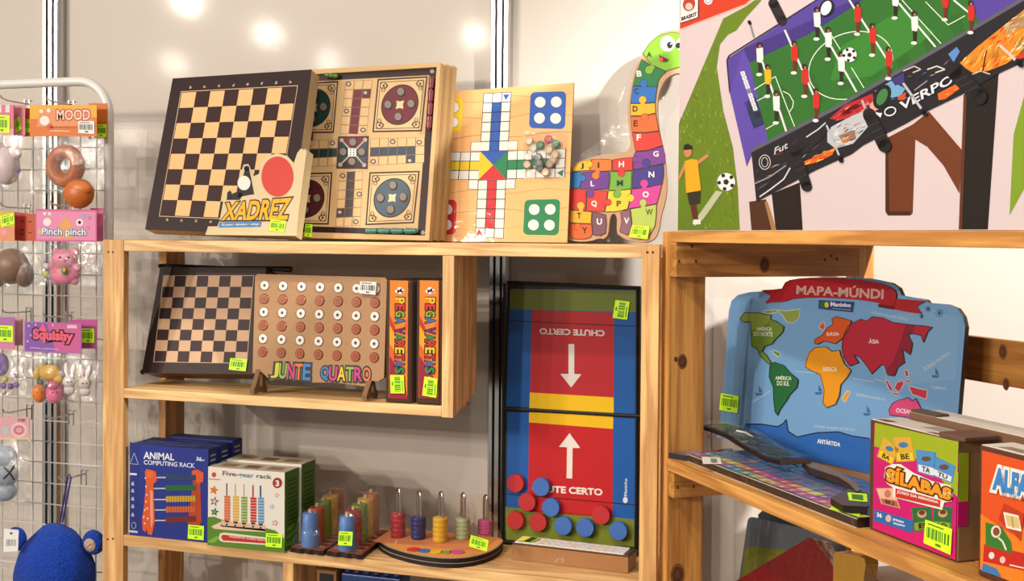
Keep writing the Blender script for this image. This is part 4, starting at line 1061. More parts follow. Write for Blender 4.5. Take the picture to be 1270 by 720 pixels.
for i in range(5): m.add([(.021+.0025*i, .014, hz+.0029), (.0222+.0025*i, .014, hz+.0029), (.0242+.0025*i, .034, hz+.0029), (.023+.0025*i, .034, hz+.0029)], [(0, 1, 2, 3)], LIMED)
m.build('price_sticker', dom)['label'] = 'bright green barcode price sticker'

# things on the lowest shelf, only their tops in view
FL = Frame(Vector((-.955, Y0+.02, .6206)), (1, 0, 0))
def fr(F, x0, x1, z1, t): pass
w = MB(FL, 'printed_plywood'); zz = .272
lowg = thing('framed_game', 'framed wooden game standing under the bottom shelf, seen only at its top', 'board game', FL)
a, b2 = FL.px(393, 715)[0], FL.px(417, 715)[0]; zz = FL.px(405, 707)[1]
w.prism([(a, 0), (b2, 0), (b2, zz), (a, zz)], 0, .05, C('8a5f38')); w.prism([(a+.006, .01), (b2-.006, .01), (b2-.006, zz-.006), (a+.006, zz-.006)], -.0012, .001, C('1d1a18')); w.build('box', lowg, bevel=.001)
FL2 = Frame(Vector((FL.w(b2, 0, 0).x+.004, Y0+.03, .62)), (1, 0, 0))
blu = thing('bead_game', 'dark blue game box with round beads under the bottom shelf', 'board game', FL2)
xe = FL2.px(496, 716)[0]; zz = FL2.px(440, 708)[1]
w = MB(FL2, 'plastic'); w.box(0, xe, 0, .05, .0003, zz-.006, C('1f3a7c')); w.build('box', blu, bevel=.002)
for i in range(6):
    w = MB(FL2, 'plastic'); w.ball((xe*(i+.5)/6, .012, zz-.0025), (.0068, .0068, .0034), C('3c62b0'), 14, 8); w.build('bead', blu, smooth=True)
# ================================================================== table football box on the right rack
FF = Frame(FR.w(.0425, .004, ZRT+.0004), E2)
FF.name='f'
foos = thing('table_football_box', 'big toy carton picturing a table football game, on top of the angled rack', 'toy box', FF)
w = MB(FF, 'printed_card'); w.zmin = .0008; w.xmin = 0
w.box(0, .86, 0, .20, 0, .47, C('b9a79a'), None, C('d6c4c6'))
def P(*a): return list(a)
GR = C('66801a')
w.lay(P((838, 290), (838, 154), (897, 23), (925, 8), (936, 0), (945, 0), (925, 22), (913, 38), (903, 43), (893, 55), (889, 83), (897, 137), (909, 183), (915, 233), (917.5, 290)), GR, 1)
rr = random.Random(3)
for i in range(420):      # grass blades
    x = rr.uniform(841, 912); y = rr.uniform(25, 284)
    if x < 838+(154-y)*.45 + 3 or x > (889 if y < 110 else 889+(y-83)*.14): continue
    if (x-900)**2+(y-225)**2 < 190 or (abs(x-857) < 20 and 178 < y < 282): continue
    w.lay([(x, y), (x+1.0, y), (x+rr.uniform(-1, 2), y-rr.uniform(3, 8))], C(rr.choice(('86a428', '4e6610', '9cb63a', '57701a'))), 2)
w.lay(P((838, 285), (838, 260), (870, 200), (890, 205), (880, 285)), C('5f7c18'), 1.5)
w.lay(P((838, 38), (925, 5), (938, -6), (838, -40)), C('cf3a1e'), 1); w.stroke(P((838, 38.5), (925, 5.5), (938, -6)), 1.4, C('f0b0a0'), 2)
w.lay(P((842, 30), (867, 22), (867, -14), (842, -14)), C('5a2020'), 2); w.lay(P((843.6, 28.3), (865.4, 21.3), (865.6, -12), (844.2, -12)), C('efe6e2'), 3)
w.disc(854.5, 5, 7.5, 9, C('b8382c'), 4, 20, 15); w.disc(854.5, 8, 4.5, 4.5, C('d9c4b4'), 5, 16)
w.text('BRASKIT', P((844.8, 26.0), (864, 19.6), (864, 14.6), (845, 21.2)), C('1f1a1a'), 5, .04)
w.disc(878.5, 0, 5.4, 5.8, C('e8e4e4'), 3, 18); w.ring(878.5, 0, 3.2, 3.4, .8, C('5a7cb0'), 4, 16)
# printed table: legs behind
LGB, LGK = C('6a3418'), C('1e1512')
w.lay(P((929, 250), (950, 247), (959.6, 290), (932, 290)), C('4a2a16'), 1); w.lay(P((948, 250), (952, 250), (963, 290), (957, 290)), C('a5744a'), 2)
w.lay(P((957, 240), (992, 226), (995.5, 290), (962, 290)), LGK, 1)
w.lay(P((1098, 172), (1136, 152), (1132, 264), (1129, 267), (1101, 267), (1098, 262)), LGB, 1); w.lay(P((1098, 172), (1101, 172), (1103, 262), (1129, 262), (1129, 267), (1101, 267), (1098, 262)), C('43200f'), 2)
w.lay(P((1125, 160), (1152, 138), (1193, 186), (1190, 240), (1170, 205), (1150, 182), (1135, 173)), C('6e371a'), 1.5)
w.lay(P((1195, 118), (1239, 82), (1225, 285), (1189, 285)), LGK, 2); w.lay(P((1195, 118), (1199, 118), (1193, 285), (1189, 285)), C('5c3018'), 3)
w.lay(P((1252, 267), (1257, 167), (1272, 112), (1275, 225)), C('7d9a24'), 1)
# rim and pitch
PUR, PUD = C('54409a'), C('40307e')
w.lay(P((901.4, 73), (1014, 0), (1060, -30), (1290, -30), (1290, 5), (1240, 32), (953, 182), (933, 190), (926, 206), (905, 115)), PUR, 4)
w.stroke(P((905, 115), (901.4, 75), (904, 69), (1014, -1), (1060, -31)), 1.6, C('2a2236'), 5)
w.lay(P((929.6, 78), (1004.4, 41.8), (1047, 15.5), (1072, -1), (1110, -25), (1195, -25), (1212, 23), (1216, 31), (1070, 115), (1032, 137), (976.5, 163), (953, 176)), C('2c6c26'), 5)
w.lay(P((922, 60), (929.6, 78), (1004.4, 41.8), (1047, 15.5), (1072, -1), (1058, -1), (1000, 28)), PUD, 4.5)
w.lay(P((1040, 60), (1120, 10), (1160, 40), (1080, 95), (1030, 100)), C('36802c'), 5.4)
w.lay(P((905, 115), (922, 62), (929.6, 78), (953, 176), (940, 185), (932, 190), (926, 206)), C('5c48a8'), 5.2)
LN = C('e8ece0')
for i in range(9):
    t = i/9; x, y = 918+17*t, 89+49*t
    w.lay([(x, y), (x+5.2, y-1), (x+6.6, y+3.8), (x+1.5, y+5)], C('e9e6ee') if i not in (4,) else C('8a84a8'), 6)
    w.stroke([(x+2.2, y+1), (x+4.2, y+3)], .8, C('2a2a34'), 7)
w.lay(P((936, 140), (942, 138), (944, 144), (938, 146)), C('2a2238'), 6)
for i in range(8):
    x = 935+36*i; w.lay([(x, 178-17*i), (x+16, 170-17*i), (x-2+16, 60-17*i), (x-14, 68-17*i)] if False else [(x, 160-15*i), (x+14, 153-15*i), (x+2, 120-15*i), (x-12, 127-15*i)], C('286422'), 5.2)
w.ring(1055, 81, 54, 40, 1.1, LN, 6, 40, -22)
for S in (P((935.4, 111), (961.6, 94.7), (978, 138), (986, 158)), P((939, 125), (955, 116.6)), P((950, 160), (966, 151)), P((971, 113), (979, 117), (984, 126), (983, 133), (979, 139)), P((1056, 83.6), (1071.5, 109)), P((1029.6, 41), (1042, 61)), P((1147.8, 2), (1176, 31), (1197, 19.4)), P((1118.6, 0), (1167, 54))): w.stroke(S, 1.0, LN, 6)
for S in (P((944, 73), (967.5, 140), (975, 163)), P((973, 37), (1008, 116), (1014, 130)), P((1014, 28), (1062, 113.7)), P((1053, 0), (1078, 39), (1105, 81.6)), P((1114.7, 4), (1160, 58)), P((1182.7, 0), (1206, 19.4))):
    w.stroke([(x+1.1, y+.6) for x, y in S], 2.4, C('8a8a88'), 7); w.stroke(S, 2.0, C('f0efec'), 8)
def man(x, y, shirt, k=1.0):
    w.lay(P((x-2, y+9*k), (x+3, y+9*k), (x+2.5, y+20*k), (x-1.5, y+20*k)), C('2a1c18') if shirt != 'c8281e' else C('6a2a1c'), 9)
    w.disc(x-.5, y+22*k, 3.2*k, 1.8*k, C('e8e4de'), 10, 10)
    w.lay(P((x-3.4*k, y-5*k), (x+3.6*k, y-6*k), (x+4*k, y+6*k), (x+2.5*k, y+10*k), (x-2.6*k, y+9*k)), C(shirt), 10)
    w.disc(x-.5, y-8.5*k, 2.7*k, 3.0*k, C('2a1a16'), 11, 12); w.disc(x+.5, y-7.4*k, 1.5*k, 1.8*k, C('a86a4c'), 12, 10)
for x, y, c in ((942, 66, 'e4e2e2'), (952, 93, 'e0b01e'), (962.5, 126, 'e4e2e2'), (985, 64, 'c8281e'), (998, 93, 'c8281e'), (1012, 123, 'c8281e'), (1013, 22, 'e4e2e2'), (1027, 47, 'e4e2e2'), (1043, 77, 'e4e2e2'), (1063.5, 16, 'c8281e'), (1082, 42, 'c8281e'), (1102, 71, 'c8281e'), (1110, -4, 'e4e2e2'), (1134, 27, 'e4e2e2'), (1172, -2, 'c8281e'), (1204, 14, 'c8281e')): man(x, y, c, 1.2)
def football(x, y, r, k):
    w.disc(x, y, r, r, C('e9e9ea'), k, 26)
    for a, d, s in ((0, 0, .34), (30, .78, .24), (102, .78, .24), (174, .78, .24), (246, .78, .24), (318, .78, .24)):
        cx, cy = x+r*d*math.cos(R(a)), y+r*d*math.sin(R(a)); w.lay([(cx+r*s*math.cos(R(72*i+a)), cy+r*s*math.sin(R(72*i+a))) for i in range(5)], C('1c1c20'), k+1)
football(1053.5, 68, 9, 12); w.disc(1025, 10, 9, 11.5, C('1c1a26'), 8, 24, 25); w.disc(1024.6, 10, 6, 9.4, C('efeef0'), 9, 24, 25)
def capsule(x0, y0, x1, y1, r, c, k):
    w.disc(x0, y0, r, r, C(c), k, 16); w.disc(x1, y1, r, r, C(c), k, 16); w.stroke([(x0, y0), (x1, y1)], 2*r, C(c), k)
capsule(959, 4, 970, 26, 6.2, '231f22', 6); w.stroke(P((929.5, 28), (935, 46.6)), 2.2, C('8c8c90'), 5); capsule(929, 27, 930, 29, 2, '231f22', 6)
# decorated front panel
w.lay(P((931.7, 188), (1032, 137), (1070, 115), (1216, 31), (1275, -4), (1275, 74), (1240, 90), (1196.7, 115), (1150, 137.5), (1123, 153), (1070, 180), (1055.7, 191), (1011, 211), (938, 250)), C('1f1c24'), 7)
w.stroke(P((931, 187), (1032, 136), (1070, 114), (1216, 30), (1275, -5)), 4.5, C('5a5a66'), 8)
for q, c in ((P((995, 201), (1012, 194), (1037, 182), (1032, 192), (1013, 201), (997, 205)), 'e8651e'), (P((1005, 197), (1028, 186), (1022, 193)), 'f4a23c'),
             (P((1029, 147), (1048, 130), (1082, 116), (1084, 124), (1071.5, 138), (1042, 149)), 'b8262c'), (P((1040, 140), (1060, 129), (1070, 130), (1050, 142)), '5c1418'),
             (P((1026, 160), (1050, 147), (1076, 134), (1090, 140), (1074, 160), (1058, 178), (1036, 184), (1026, 176)), 'b9bcc4'), (P((1040, 168), (1060, 160), (1062, 172), (1046, 178)), 'd8862c'), (P((1078, 128), (1092, 120), (1096, 132), (1080, 140)), 'e2a29c'),
             (P((1085, 113), (1105, 100), (1123, 110), (1117, 119), (1098, 122)), '6fa3c8'), (P((1105, 98), (1121, 90), (1122, 104), (1110, 106)), '3a3478'), (P((1113, 120), (1124, 114), (1122, 124), (1114, 124)), 'c84a24'),
             (P((1163, 116), (1186, 104), (1190, 110), (1172, 123), (1164, 124)), 'e8641e'), (P((1176, 67), (1186.6, 58), (1190.5, 64), (1182.7, 77)), '5a88c8'),
             (P((1190.5, 78), (1212, 58), (1241, 35), (1275, 8), (1275, 60), (1248, 79), (1225, 88), (1206, 90), (1197, 84)), 'e8861e'), (P((1200, 80), (1222, 58), (1216, 74), (1206, 84)), 'f2b54c'), (P((1222, 76), (1240, 52), (1238, 70)), 'f4c050'),
             (P((1245, 33), (1264, 17), (1275, 14), (1275, 28), (1258, 40), (1248, 42)), 'e6dcae'), (P((1256, 54), (1272, 44), (1275, 56), (1262, 62)), 'dfc878'), (P((1256, 76), (1275, 52), (1275, 70)), 'c83a1c')):
    w.lay(q, C(c), 9)
def streaks(poly, n, cols, ln, ang, k, wd=(.6, 2.0), seed=1):
    rr = random.Random(seed); xs_ = [q[0] for q in poly]; ys_ = [q[1] for q in poly]
    def inside(x, y):
        c = False
        for i in range(len(poly)):
            (x0, y0), (x1, y1) = poly[i], poly[i-1]
            if (y0 > y) != (y1 > y) and x < (x1-x0)*(y-y0)/(y1-y0)+x0: c = not c
        return c
    m = 0
    while m < n:
        x, y = rr.uniform(min(xs_), max(xs_)), rr.uniform(min(ys_), max(ys_)); a = R(ang+rr.uniform(-22, 22)); l = ln*rr.uniform(.4, 1)
        e = (x+l*math.cos(a), y-l*math.sin(a)); m += 1
        if inside(x, y) and inside(*e):
            t = rr.uniform(*wd); mx, my = (x+e[0])/2+rr.uniform(-2, 2), (y+e[1])/2+rr.uniform(-1, 1)
            w.lay([(x, y), (mx, my+t/2), e, (mx, my-t/2)], C(rr.choice(cols)), k+.02*(m % 20))
FIRE = P((1190.5, 78), (1212, 58), (1241, 35), (1275, 8), (1275, 60), (1248, 79), (1225, 88), (1206, 90), (1197, 84))
streaks(FIRE, 160, ('f6c85a', 'f0a030', 'd8641a', 'c23c14', 'f8dc90'), 18, 50, 9.2, (1, 4), 2)
streaks(P((995, 201), (1012, 192), (1037, 180), (1034, 194), (1013, 203), (997, 207)), 60, ('f6c04a', 'f08a2a', 'c83a14'), 12, 25, 9.2, (.8, 2.6), 3)
streaks(P((1029, 149), (1048, 130), (1082, 116), (1086, 124), (1071.5, 138), (1042, 151)), 80, ('8c1620', 'd84a50', '4a0c12', 'e8a0a0'), 12, 28, 9.2, (.6, 2.2), 4)
streaks(P((1026, 160), (1050, 147), (1076, 134), (1090, 140), (1074, 160), (1058, 178), (1036, 184), (1026, 176)), 90, ('e8e8ee', '7a7e8c', '2a2a34', 'd8d8e0', 'c8782a'), 12, 30, 9.2, (.6, 2.4), 5)
streaks(P((933, 246), (935, 200), (1000, 165), (1024, 152), (1020, 186), (985, 205), (960, 236)), 70, ('5c5a66', 'a8a8b4', '0c0a10', '3c3a48', '8a3a20'), 16, 35, 9.2, (.5, 1.8), 6)
streaks(P((1085, 113), (1105, 100), (1160, 80), (1190, 60), (1192, 75), (1164, 112), (1123, 124), (1098, 124)), 90, ('5a86b4', '2c2a44', '8a8a98', '0e0c14', '3a5a8c', 'a08a80'), 14, 30, 8.6, (.5, 2.2), 7)
streaks(P((1160, 118), (1186, 102), (1194, 110), (1172, 125)), 30, ('f4a03a', 'c83c14', 'f0c860'), 10, 30, 9.2, (.8, 2.4), 8)
streaks(P((1240, 44), (1275, 14), (1275, 66), (1256, 66)), 40, ('e8dcb0', 'f2e8c8', 'd8a84a', 'b0601c'), 12, 55, 9.3, (1, 4), 9)
for S, c in ((P((942, 244), (955, 235), (972, 222), (980, 208)), 'd8d8de'), (P((935, 228), (955, 219), (975, 205)), '8f9298'), (P((1000, 170), (1015, 160), (1024, 152)), 'c9cad2'), (P((1008, 182), (1020, 170), (1030, 158)), '1d1b22'), (P((1120, 88), (1134, 82), (1142, 86), (1132, 90)), 'c9b8a8'), (P((1150, 86), (1162, 82), (1172, 86), (1160, 90)), 'd8cfc4'), (P((1134, 112), (1150, 100)), '8a8d96'), (P((1218, 92), (1222, 70), (1224, 62)), '3a2418'), (P((1206, 92), (1216, 88), (1228, 92)), 'd0b8a8')): w.stroke(S, 1.6, C(c), 10)
w.ring(948.5, 201, 7, 9, 1, C('c9c4c0'), 10, 14); w.ring(948.5, 201, 4, 6, .8, C('c9c4c0'), 10, 12)
w.text('Fut', P((960, 192), (977, 183.5), (977, 175), (961, 183)), C('c9c9cc'), 10)
w.disc(1094, 120, 10, 16, C('17151a'), 10, 24, 25); w.disc(1094, 120, 6, 11, C('3f7a44'), 11, 24, 25)
w.ring(1104, 138, 7, 5, 1.6, C('e6e6ea'), 11, 18, -20); w.lay(P((1086, 140), (1094, 140), (1092, 146)), C('e6e6ea'), 11)
w.text('VERPO', P((1117, 138), (1183, 102), (1181, 91), (1115, 127)), C('dcdce2'), 11, .02, C('1c1a20'), .04)
w.stroke(P((1025, 155), (1042.5, 197)), 2.4, C('b9b9bd'), 12); capsule(1041.5, 195, 1043, 199, 2.8, '17151a', 13)
w.stroke(P((1120, 103), (1145, 138)), 3.2, C('b9b9bd'), 12); capsule(1144, 137, 1147, 141, 3.0, '17151a', 13)
w.stroke(P((1240, 56), (1262.5, 77)), 3.6, C('c9c4bd'), 12); capsule(1262, 76, 1266, 80, 3.6, '17151a', 13)
w.stroke(P((1073, 134), (1069, 124)), 3, C('b0aeb0'), 11)
for a in ((986, 188, 1000, 231, 6.4), (1078, 142, 1097, 181, 8), (1183, 88, 1214, 120, 10)):
    capsule(*a, '1b191c', 13)
    for t in (.3, .5, .7): cx, cy = a[0]+(a[2]-a[0])*t, a[1]+(a[3]-a[1])*t; w.stroke(P((cx-a[4]*.8, cy+a[4]*.4), (cx+a[4]*.8, cy-a[4]*.4)), 1, C('3a383c'), 14)
# figure and ball printed in the corner
w.lay(P((859, 277), (888, 236), (896, 238), (872, 272), (862, 280)), C('b9bf9c'), 5); football(900.5, 225.5, 11.2, 6)
w.stroke(P((841, 222), (850, 204)), 4.5, C('c8875c'), 6); w.stroke(P((864, 203), (878, 192)), 4.2, C('c8875c'), 6)
w.stroke(P((858, 238), (860, 256), (863, 274)), 7, C('5a2a1c'), 6); w.lay(P((860, 272), (869, 272), (869, 278), (859, 278)), C('e4e0dc'), 7)
w.lay(P((851, 234), (869, 232), (868, 252), (855, 254)), C('2a2a1e'), 7); w.lay(P((849, 200), (857, 197), (865, 198), (869.5, 236), (851, 239)), C('e8a81e'), 8)
w.disc(853, 188, 5, 7, C('c8875c'), 8, 18); w.lay(P((847.5, 186), (848, 180), (853, 178), (858, 181), (858.5, 185)), C('231a14'), 9)
w.build('carton', foos, bevel=.001)

# ================================================================== world map puzzle
pa, pb = onZ(892, 545, ZRM), onZ(1186, 615, ZRM)
pm = onZ(1000, 570, ZRM)
FM = leaning(Vector((pa.x, pa.y, ZRM)), (1187, 560), (1196, 410), (pb-pa))
FM = Frame(FM.O+Vector((0, 0, .003)), FM.ex, max(R(6), min(R(16), FM.lean)))
wm = thing('map_puzzle', 'wooden world map puzzle with a red title ribbon, leaning at the back of the rack', 'puzzle', FM)
mo = P((888, 552), (893, 530), (899, 450), (904, 385), (907, 373), (915, 365.5), (930, 362), (945, 361), (950, 360), (972, 357), (975, 352), (985, 348.5), (1000, 346), (1040, 343.5), (1080, 345), (1104, 350), (1114, 356.5), (1118, 366), (1148, 371), (1151, 375), (1175, 377), (1187, 382), (1194, 392), (1197, 405), (1195, 430), (1188, 515), (1184, 616), (1078, 590), (925, 553))
mp_ = [FM.px(*q) for q in mo]; mp_ = [(x, max(z, .0006)) for x, z in mp_]
w = MB(FM, 'shrink_wrapped_card'); w.prism(mp_, 0, .009, C('6d9ac6', .86), C('3a2a22')); A1, A2, A3 = cr(880, 330, 3.13), cr(1040, 330, 3.6), cr(970, 335, 5.29)
w.lay(P((1080, 395), (1150, 382), (1190, 395), (1185, 470), (1100, 480)), C('76a0c8', .86), .5)
w.lay(A1((140, 612), (200, 612), (265, 622), (285, 610), (298, 595), (305, 640), (340, 662), (420, 645), (500, 642), (550, 657), (620, 668)) + P((1090, 548), (1090, 590), (925, 552), (915, 545)), C('2a66b8'), 1)
w.stroke(A1((140, 612), (200, 612), (265, 622), (285, 610), (298, 595), (305, 640), (340, 662), (420, 645), (500, 642), (550, 657), (620, 668)), 1.4, C('1a2430'), 2)
for q, t in (((475, 268), 0), ((565, 345), 1)): pass
def bubble(P, c, edge='1f2018', k=2):
    w.stroke(P+[P[0]], 2.2, C('c9d4d6'), k); w.lay([(x+.9, y+.9) for x, y in P], C(edge), k+.5); w.lay(P, C(c), k+1)
NA = A1((118, 205), (135, 180), (180, 180), (240, 190), (235, 205), (262, 215), (290, 235), (285, 255), (255, 285), (245, 300), (215, 310), (205, 330), (222, 345), (240, 375), (230, 380), (195, 345), (185, 320), (165, 310), (160, 250), (160, 215), (130, 215))
def part(name, pts, c, lab, edge='1f2018'):
    global w
    w0 = w; w = MB(FM, 'shrink_wrapped_card', -.0015)
    w.prism([FM.px(*q) for q in pts], -.0015, -.0003, C(c), C('5a3a28')); w.stroke(pts+[pts[0]], .8, C(edge), .6)
    w2 = w; w = w0; return w2
A_ = part('continent_piece', NA, '6a8a34', '')
A_.lay(A1((118, 205), (135, 180), (180, 180), (240, 190), (235, 205), (220, 225), (160, 250), (160, 215), (130, 215)), C('8aa040'), .4)
A_.text('AMÉRICA', A1((180, 250), (242, 250), (242, 232), (180, 232)), C('e6ead8'), 2, .02); A_.text('DO NORTE', A1((172, 270), (245, 272), (245, 255), (172, 253)), C('e6ead8'), 2, .02)
A_.build('continent_piece', wm)['label'] = 'olive green North America piece'
A_ = part('', A1((235, 385), (250, 372), (290, 385), (310, 410), (345, 440), (340, 470), (315, 495), (300, 520), (275, 555), (265, 578), (255, 565), (250, 520), (248, 470), (232, 430)), '22693c', '')
A_.text('AMÉRICA', A1((255, 440), (318, 442), (318, 424), (255, 422)), C('e6ead8'), 2, .02); A_.text('DO SUL', A1((262, 462), (310, 464), (310, 446), (262, 444)), C('e6ead8'), 2, .02)
A_.build('continent_piece', wm)['label'] = 'dark green South America piece'
A_ = part('', A1((372, 390), (378, 360), (388, 335), (410, 315), (450, 312), (475, 330), (505, 325), (512, 350), (525, 380), (550, 405), (535, 430), (510, 460), (505, 500), (490, 535), (455, 548), (440, 530), (445, 480), (430, 420), (395, 405)), 'e89a1e', '')
A_.text('ÁFRICA', A1((438, 408), (495, 408), (495, 386), (438, 386)), C('f4ead0'), 2, .02); A_.build('continent_piece', wm)['label'] = 'orange Africa piece'
A_ = part('', A1((410, 300), (408, 285), (440, 265), (455, 240), (480, 225), (475, 205), (490, 195), (530, 205), (552, 212), (540, 245), (518, 278), (490, 300), (465, 295), (445, 290), (420, 302)), 'd0561e', '')
A_.text('EUROPA', A1((455, 270), (503, 270), (503, 256), (455, 256)), C('f4e0d0'), 2, .02); A_.build('continent_piece', wm)['label'] = 'rust orange Europe piece'
A_ = part('', A2((20, 320), (40, 270), (60, 255), (100, 235), (125, 245), (150, 225), (200, 230), (240, 250), (320, 260), (380, 265), (420, 272), (400, 290), (380, 340), (370, 310), (330, 300), (310, 305), (330, 345), (320, 395), (285, 370), (295, 430), (265, 450), (250, 490), (220, 485), (205, 440), (190, 440), (150, 480), (130, 450), (100, 410), (70, 395), (90, 430), (50, 445), (25, 410), (15, 360)), 'b3223a', '')
A_.lay(A2((300, 258), (340, 262), (330, 300), (312, 306), (330, 345), (320, 395), (285, 370), (295, 430), (265, 450), (250, 490), (220, 485), (215, 455), (240, 430), (280, 330)), C('8c1c34'), .5)
A_.text('ÁSIA', A2((135, 344), (180, 346), (180, 322), (135, 320)), C('f0d8d8'), 2, .02); A_.build('continent_piece', wm)['label'] = 'crimson Asia piece'
A_ = part('', A2((225, 640), (240, 612), (265, 598), (290, 592), (310, 585), (330, 600), (345, 590), (362, 620), (385, 668), (370, 680), (230, 664)), 'd0487c', '')
A_.text('OCEANIA', A2((255, 652), (355, 662), (355, 644), (258, 632)), C('f4e0ea'), 2, .02); A_.build('continent_piece', wm)['label'] = 'pink Oceania piece'
for q, c in ((A1((265, 172), (300, 174), (350, 168), (345, 200), (325, 218), (300, 215), (285, 190)), '8fa04a'), (A1((205, 175), (260, 168), (262, 178), (225, 182)), '8fa04a'), (A1((425, 235), (440, 215), (448, 235), (440, 248)), 'd0561e'), (A1((515, 515), (535, 482), (545, 490), (525, 527)), 'e89a1e'), (A1((245, 325), (275, 338), (268, 350), (250, 338)), '6a8a34'),
             (A2((208, 508), (218, 512), (242, 550), (230, 556)), 'c8344c'), (A2((250, 545), (260, 520), (285, 510), (290, 525), (270, 560)), 'c8344c'), (A2((315, 535), (350, 545), (395, 555), (390, 592), (360, 580), (330, 570)), 'c8344c'), (A2((295, 465), (308, 465), (312, 490), (300, 490)), 'c8344c'), (A2((300, 508), (320, 510), (318, 517), (302, 515)), 'c8344c'), (A2((240, 562), (268, 568), (266, 576), (244, 570)), 'c8344c')):
    w.stroke(q+[q[0]], 1.8, C('c9d4d6'), 1); w.lay(q, C(c), 2)
w.stroke(A1((335, 408), (420, 414)), .8, C('b9cad8'), 1); w.stroke(A1((555, 435), (640, 448)), .8, C('b9cad8'), 1); w.stroke(P((1085, 470), (1100, 474)), .8, C('b9cad8'), 1)
TXB = C('c2d2e0')
w.text('ANTÁRTIDA', A1((418, 686), (508, 700), (508, 680), (418, 664)), C('eef2f6'), 3, .03)
w.text('OCEANO ATLÂNTICO', A1((165, 532), (238, 488), (235, 478), (160, 522)), TXB, 2); w.text('OCEANO ÍNDICO', A2((80, 578), (205, 600), (208, 588), (82, 562)), TXB, 2)
w.text('OCEANO PACÍFICO', A2((385, 470), (495, 395), (490, 378), (375, 450)), TXB, 2); w.text('OCEANO GLACIAL ANTÁRTICO', A1((405, 625), (565, 640), (566, 628), (406, 612)), TXB, 2)
w.text('TASMÂNIA', A2((412, 546), (480, 552), (480, 536), (412, 530)), TXB, 2); w.text('OCEANO GLACIAL ÁRTICO', A2((145, 210), (312, 244), (312, 230), (146, 196)), TXB, 2)
for x, y in ((1005+10, 486), (941, 487), (1160, 465), (1075, 512)):
    w.lay([(x-5, y), (x+5, y), (x+3, y+3), (x-3, y+3)], C('3f6a9c'), 2); w.lay([(x, y-1), (x, y-10), (x+5, y-1)], C('3f6a9c'), 2)
for x, y, r in ((1151, 383, 4), (1165, 388, 6), (1143, 392, 3)):
    for a in range(0, 180, 45): w.stroke([(x-r*math.cos(R(a)), y-r*math.sin(R(a))), (x+r*math.cos(R(a)), y+r*math.sin(R(a)))], .8, C('33507a'), 2)
w.lay(A3((240, 195), (475, 207), (465, 276), (238, 252)), C('27407e'), 3); w.text('Maninho', A3((318, 236), (450, 242), (450, 216), (318, 206)), C('eef0f4'), 4, .03); w.stroke(A3((325, 250), (450, 260)), .9, C('8a9ac8'), 4)
w.disc(*A3((270, 226))[0], 5, 4.4, C('2c6a4c'), 4, 14); w.disc(*A3((292, 226))[0], 2.6, 3.6, C('e8c83a'), 5, 12)
w.build('backing_board', wm, bevel=.001)
rb = A3((10, 112), (28, 80), (60, 64), (120, 54), (200, 49), (310, 49), (420, 54), (520, 62), (600, 75), (670, 90), (720, 110), (748, 132), (760, 155), (755, 190), (738, 236), (600, 207), (500, 192), (380, 184), (260, 178), (150, 180), (70, 188), (0, 210))
w = MB(FM, 'shrink_wrapped_card', -.003)
w.prism([FM.px(*q) for q in rb], -.003, .0, C('ac1a26'), C('3a1a18'))
w.lay(A1((200, 92), (300, 88), (330, 120), (300, 135), (215, 142), (238, 116)), C('a81a24'), -5); w.lay(A3((735, 186), (800, 190), (945, 200), (882, 238), (918, 286), (830, 275), (740, 256), (630, 236), (640, 215)), C('ab1c26'), -5)
w.lay(A3((630, 220), (738, 237), (735, 258), (630, 240)), C('6a1016'), -4)
tq_ = A3((92, 158), (665, 192), (669, 120), (94, 92))
wd = 'MAPA-MÚNDI'
w.text(wd, A3((92, 157), (664, 190), (668, 108), (95, 84)), C('c9a49a'), 2, .03)
w.build('title_ribbon', wm)
sticker(FM, wm, [(892, 508), (914.5, 512), (916.5, 491), (894, 487)], -.001)

# ================================================================== flat puzzles lying on the rack
def se(px, py, z): h = onZ(px, py, z)-P0; return (h.dot(E2), h.dot(E3))
Z1 = ZRM+.009
FH = Frame(FR.w(0, 0, Z1), E2, R(90))
w = MB(FH, 'crinkled_shiny_wrap')
q1 = [FH.px(*q) for q in P((827, 560), (868.5, 571), (912, 561), (893, 550.5), (848, 551))]
q1 = [(min(max(x, .0245), .0585), max(y, -.003)) for x, y in q1]; w.xmin = .0248
w.prism(q1, 0, .0085, C('4a5a7c'), C('1b1a22'))
w.lay(P((846, 560), (862, 563), (872, 557), (852, 554)), C('8a93c0'), 1); w.lay(P((864, 565), (880, 562), (900, 553), (890, 552), (872, 558)), C('a03038'), 2); w.lay(P((880, 560), (905, 558), (893, 552)), C('c9c4b8'), 2)
fb = w.build('flat_puzzle', None, FH, bevel=.001); tag(fb, 'thin dark blue wrapped puzzle lying at the far end of the rack shelf', 'puzzle', None)
Z2 = ZRM+.013
FH2 = Frame(FR.w(0, 0, Z2), E2, R(90))
big = thing('alphabet_board', 'large flat wrapped puzzle with bright letter tiles lying along the rack shelf', 'puzzle', Frame(FR.w(.061, .03, ZRM), E2))
FB2 = Frame(big.matrix_world.translation+Vector((0, 0, .013)), E2, R(90))
class Flat: pass
def flat_child(mb, name, par):
    o = mb.build(name, par)
    o.matrix_local = par.matrix_world.inverted() @ mb.F.M()
    return o
w = MB(FB2, 'crinkled_shiny_wrap')
a0, a1_ = FB2.px(871, 569), FB2.px(1069, 648.5)
x1 = min(a1_[0], .437); dpt = .135
w.prism([(0, a0[1]), (x1, a0[1]+.002), (x1, dpt), (0, dpt)], 0, .0126, C('59627e'), C('2a1f1c'))
w.prism([(-.0006, a0[1]-.0008), (x1+.0005, a0[1]+.0012), (x1+.0005, a0[1]+.003), (-.0005, a0[1]+.001)], .0004, .0014, C('cfc4b8'))
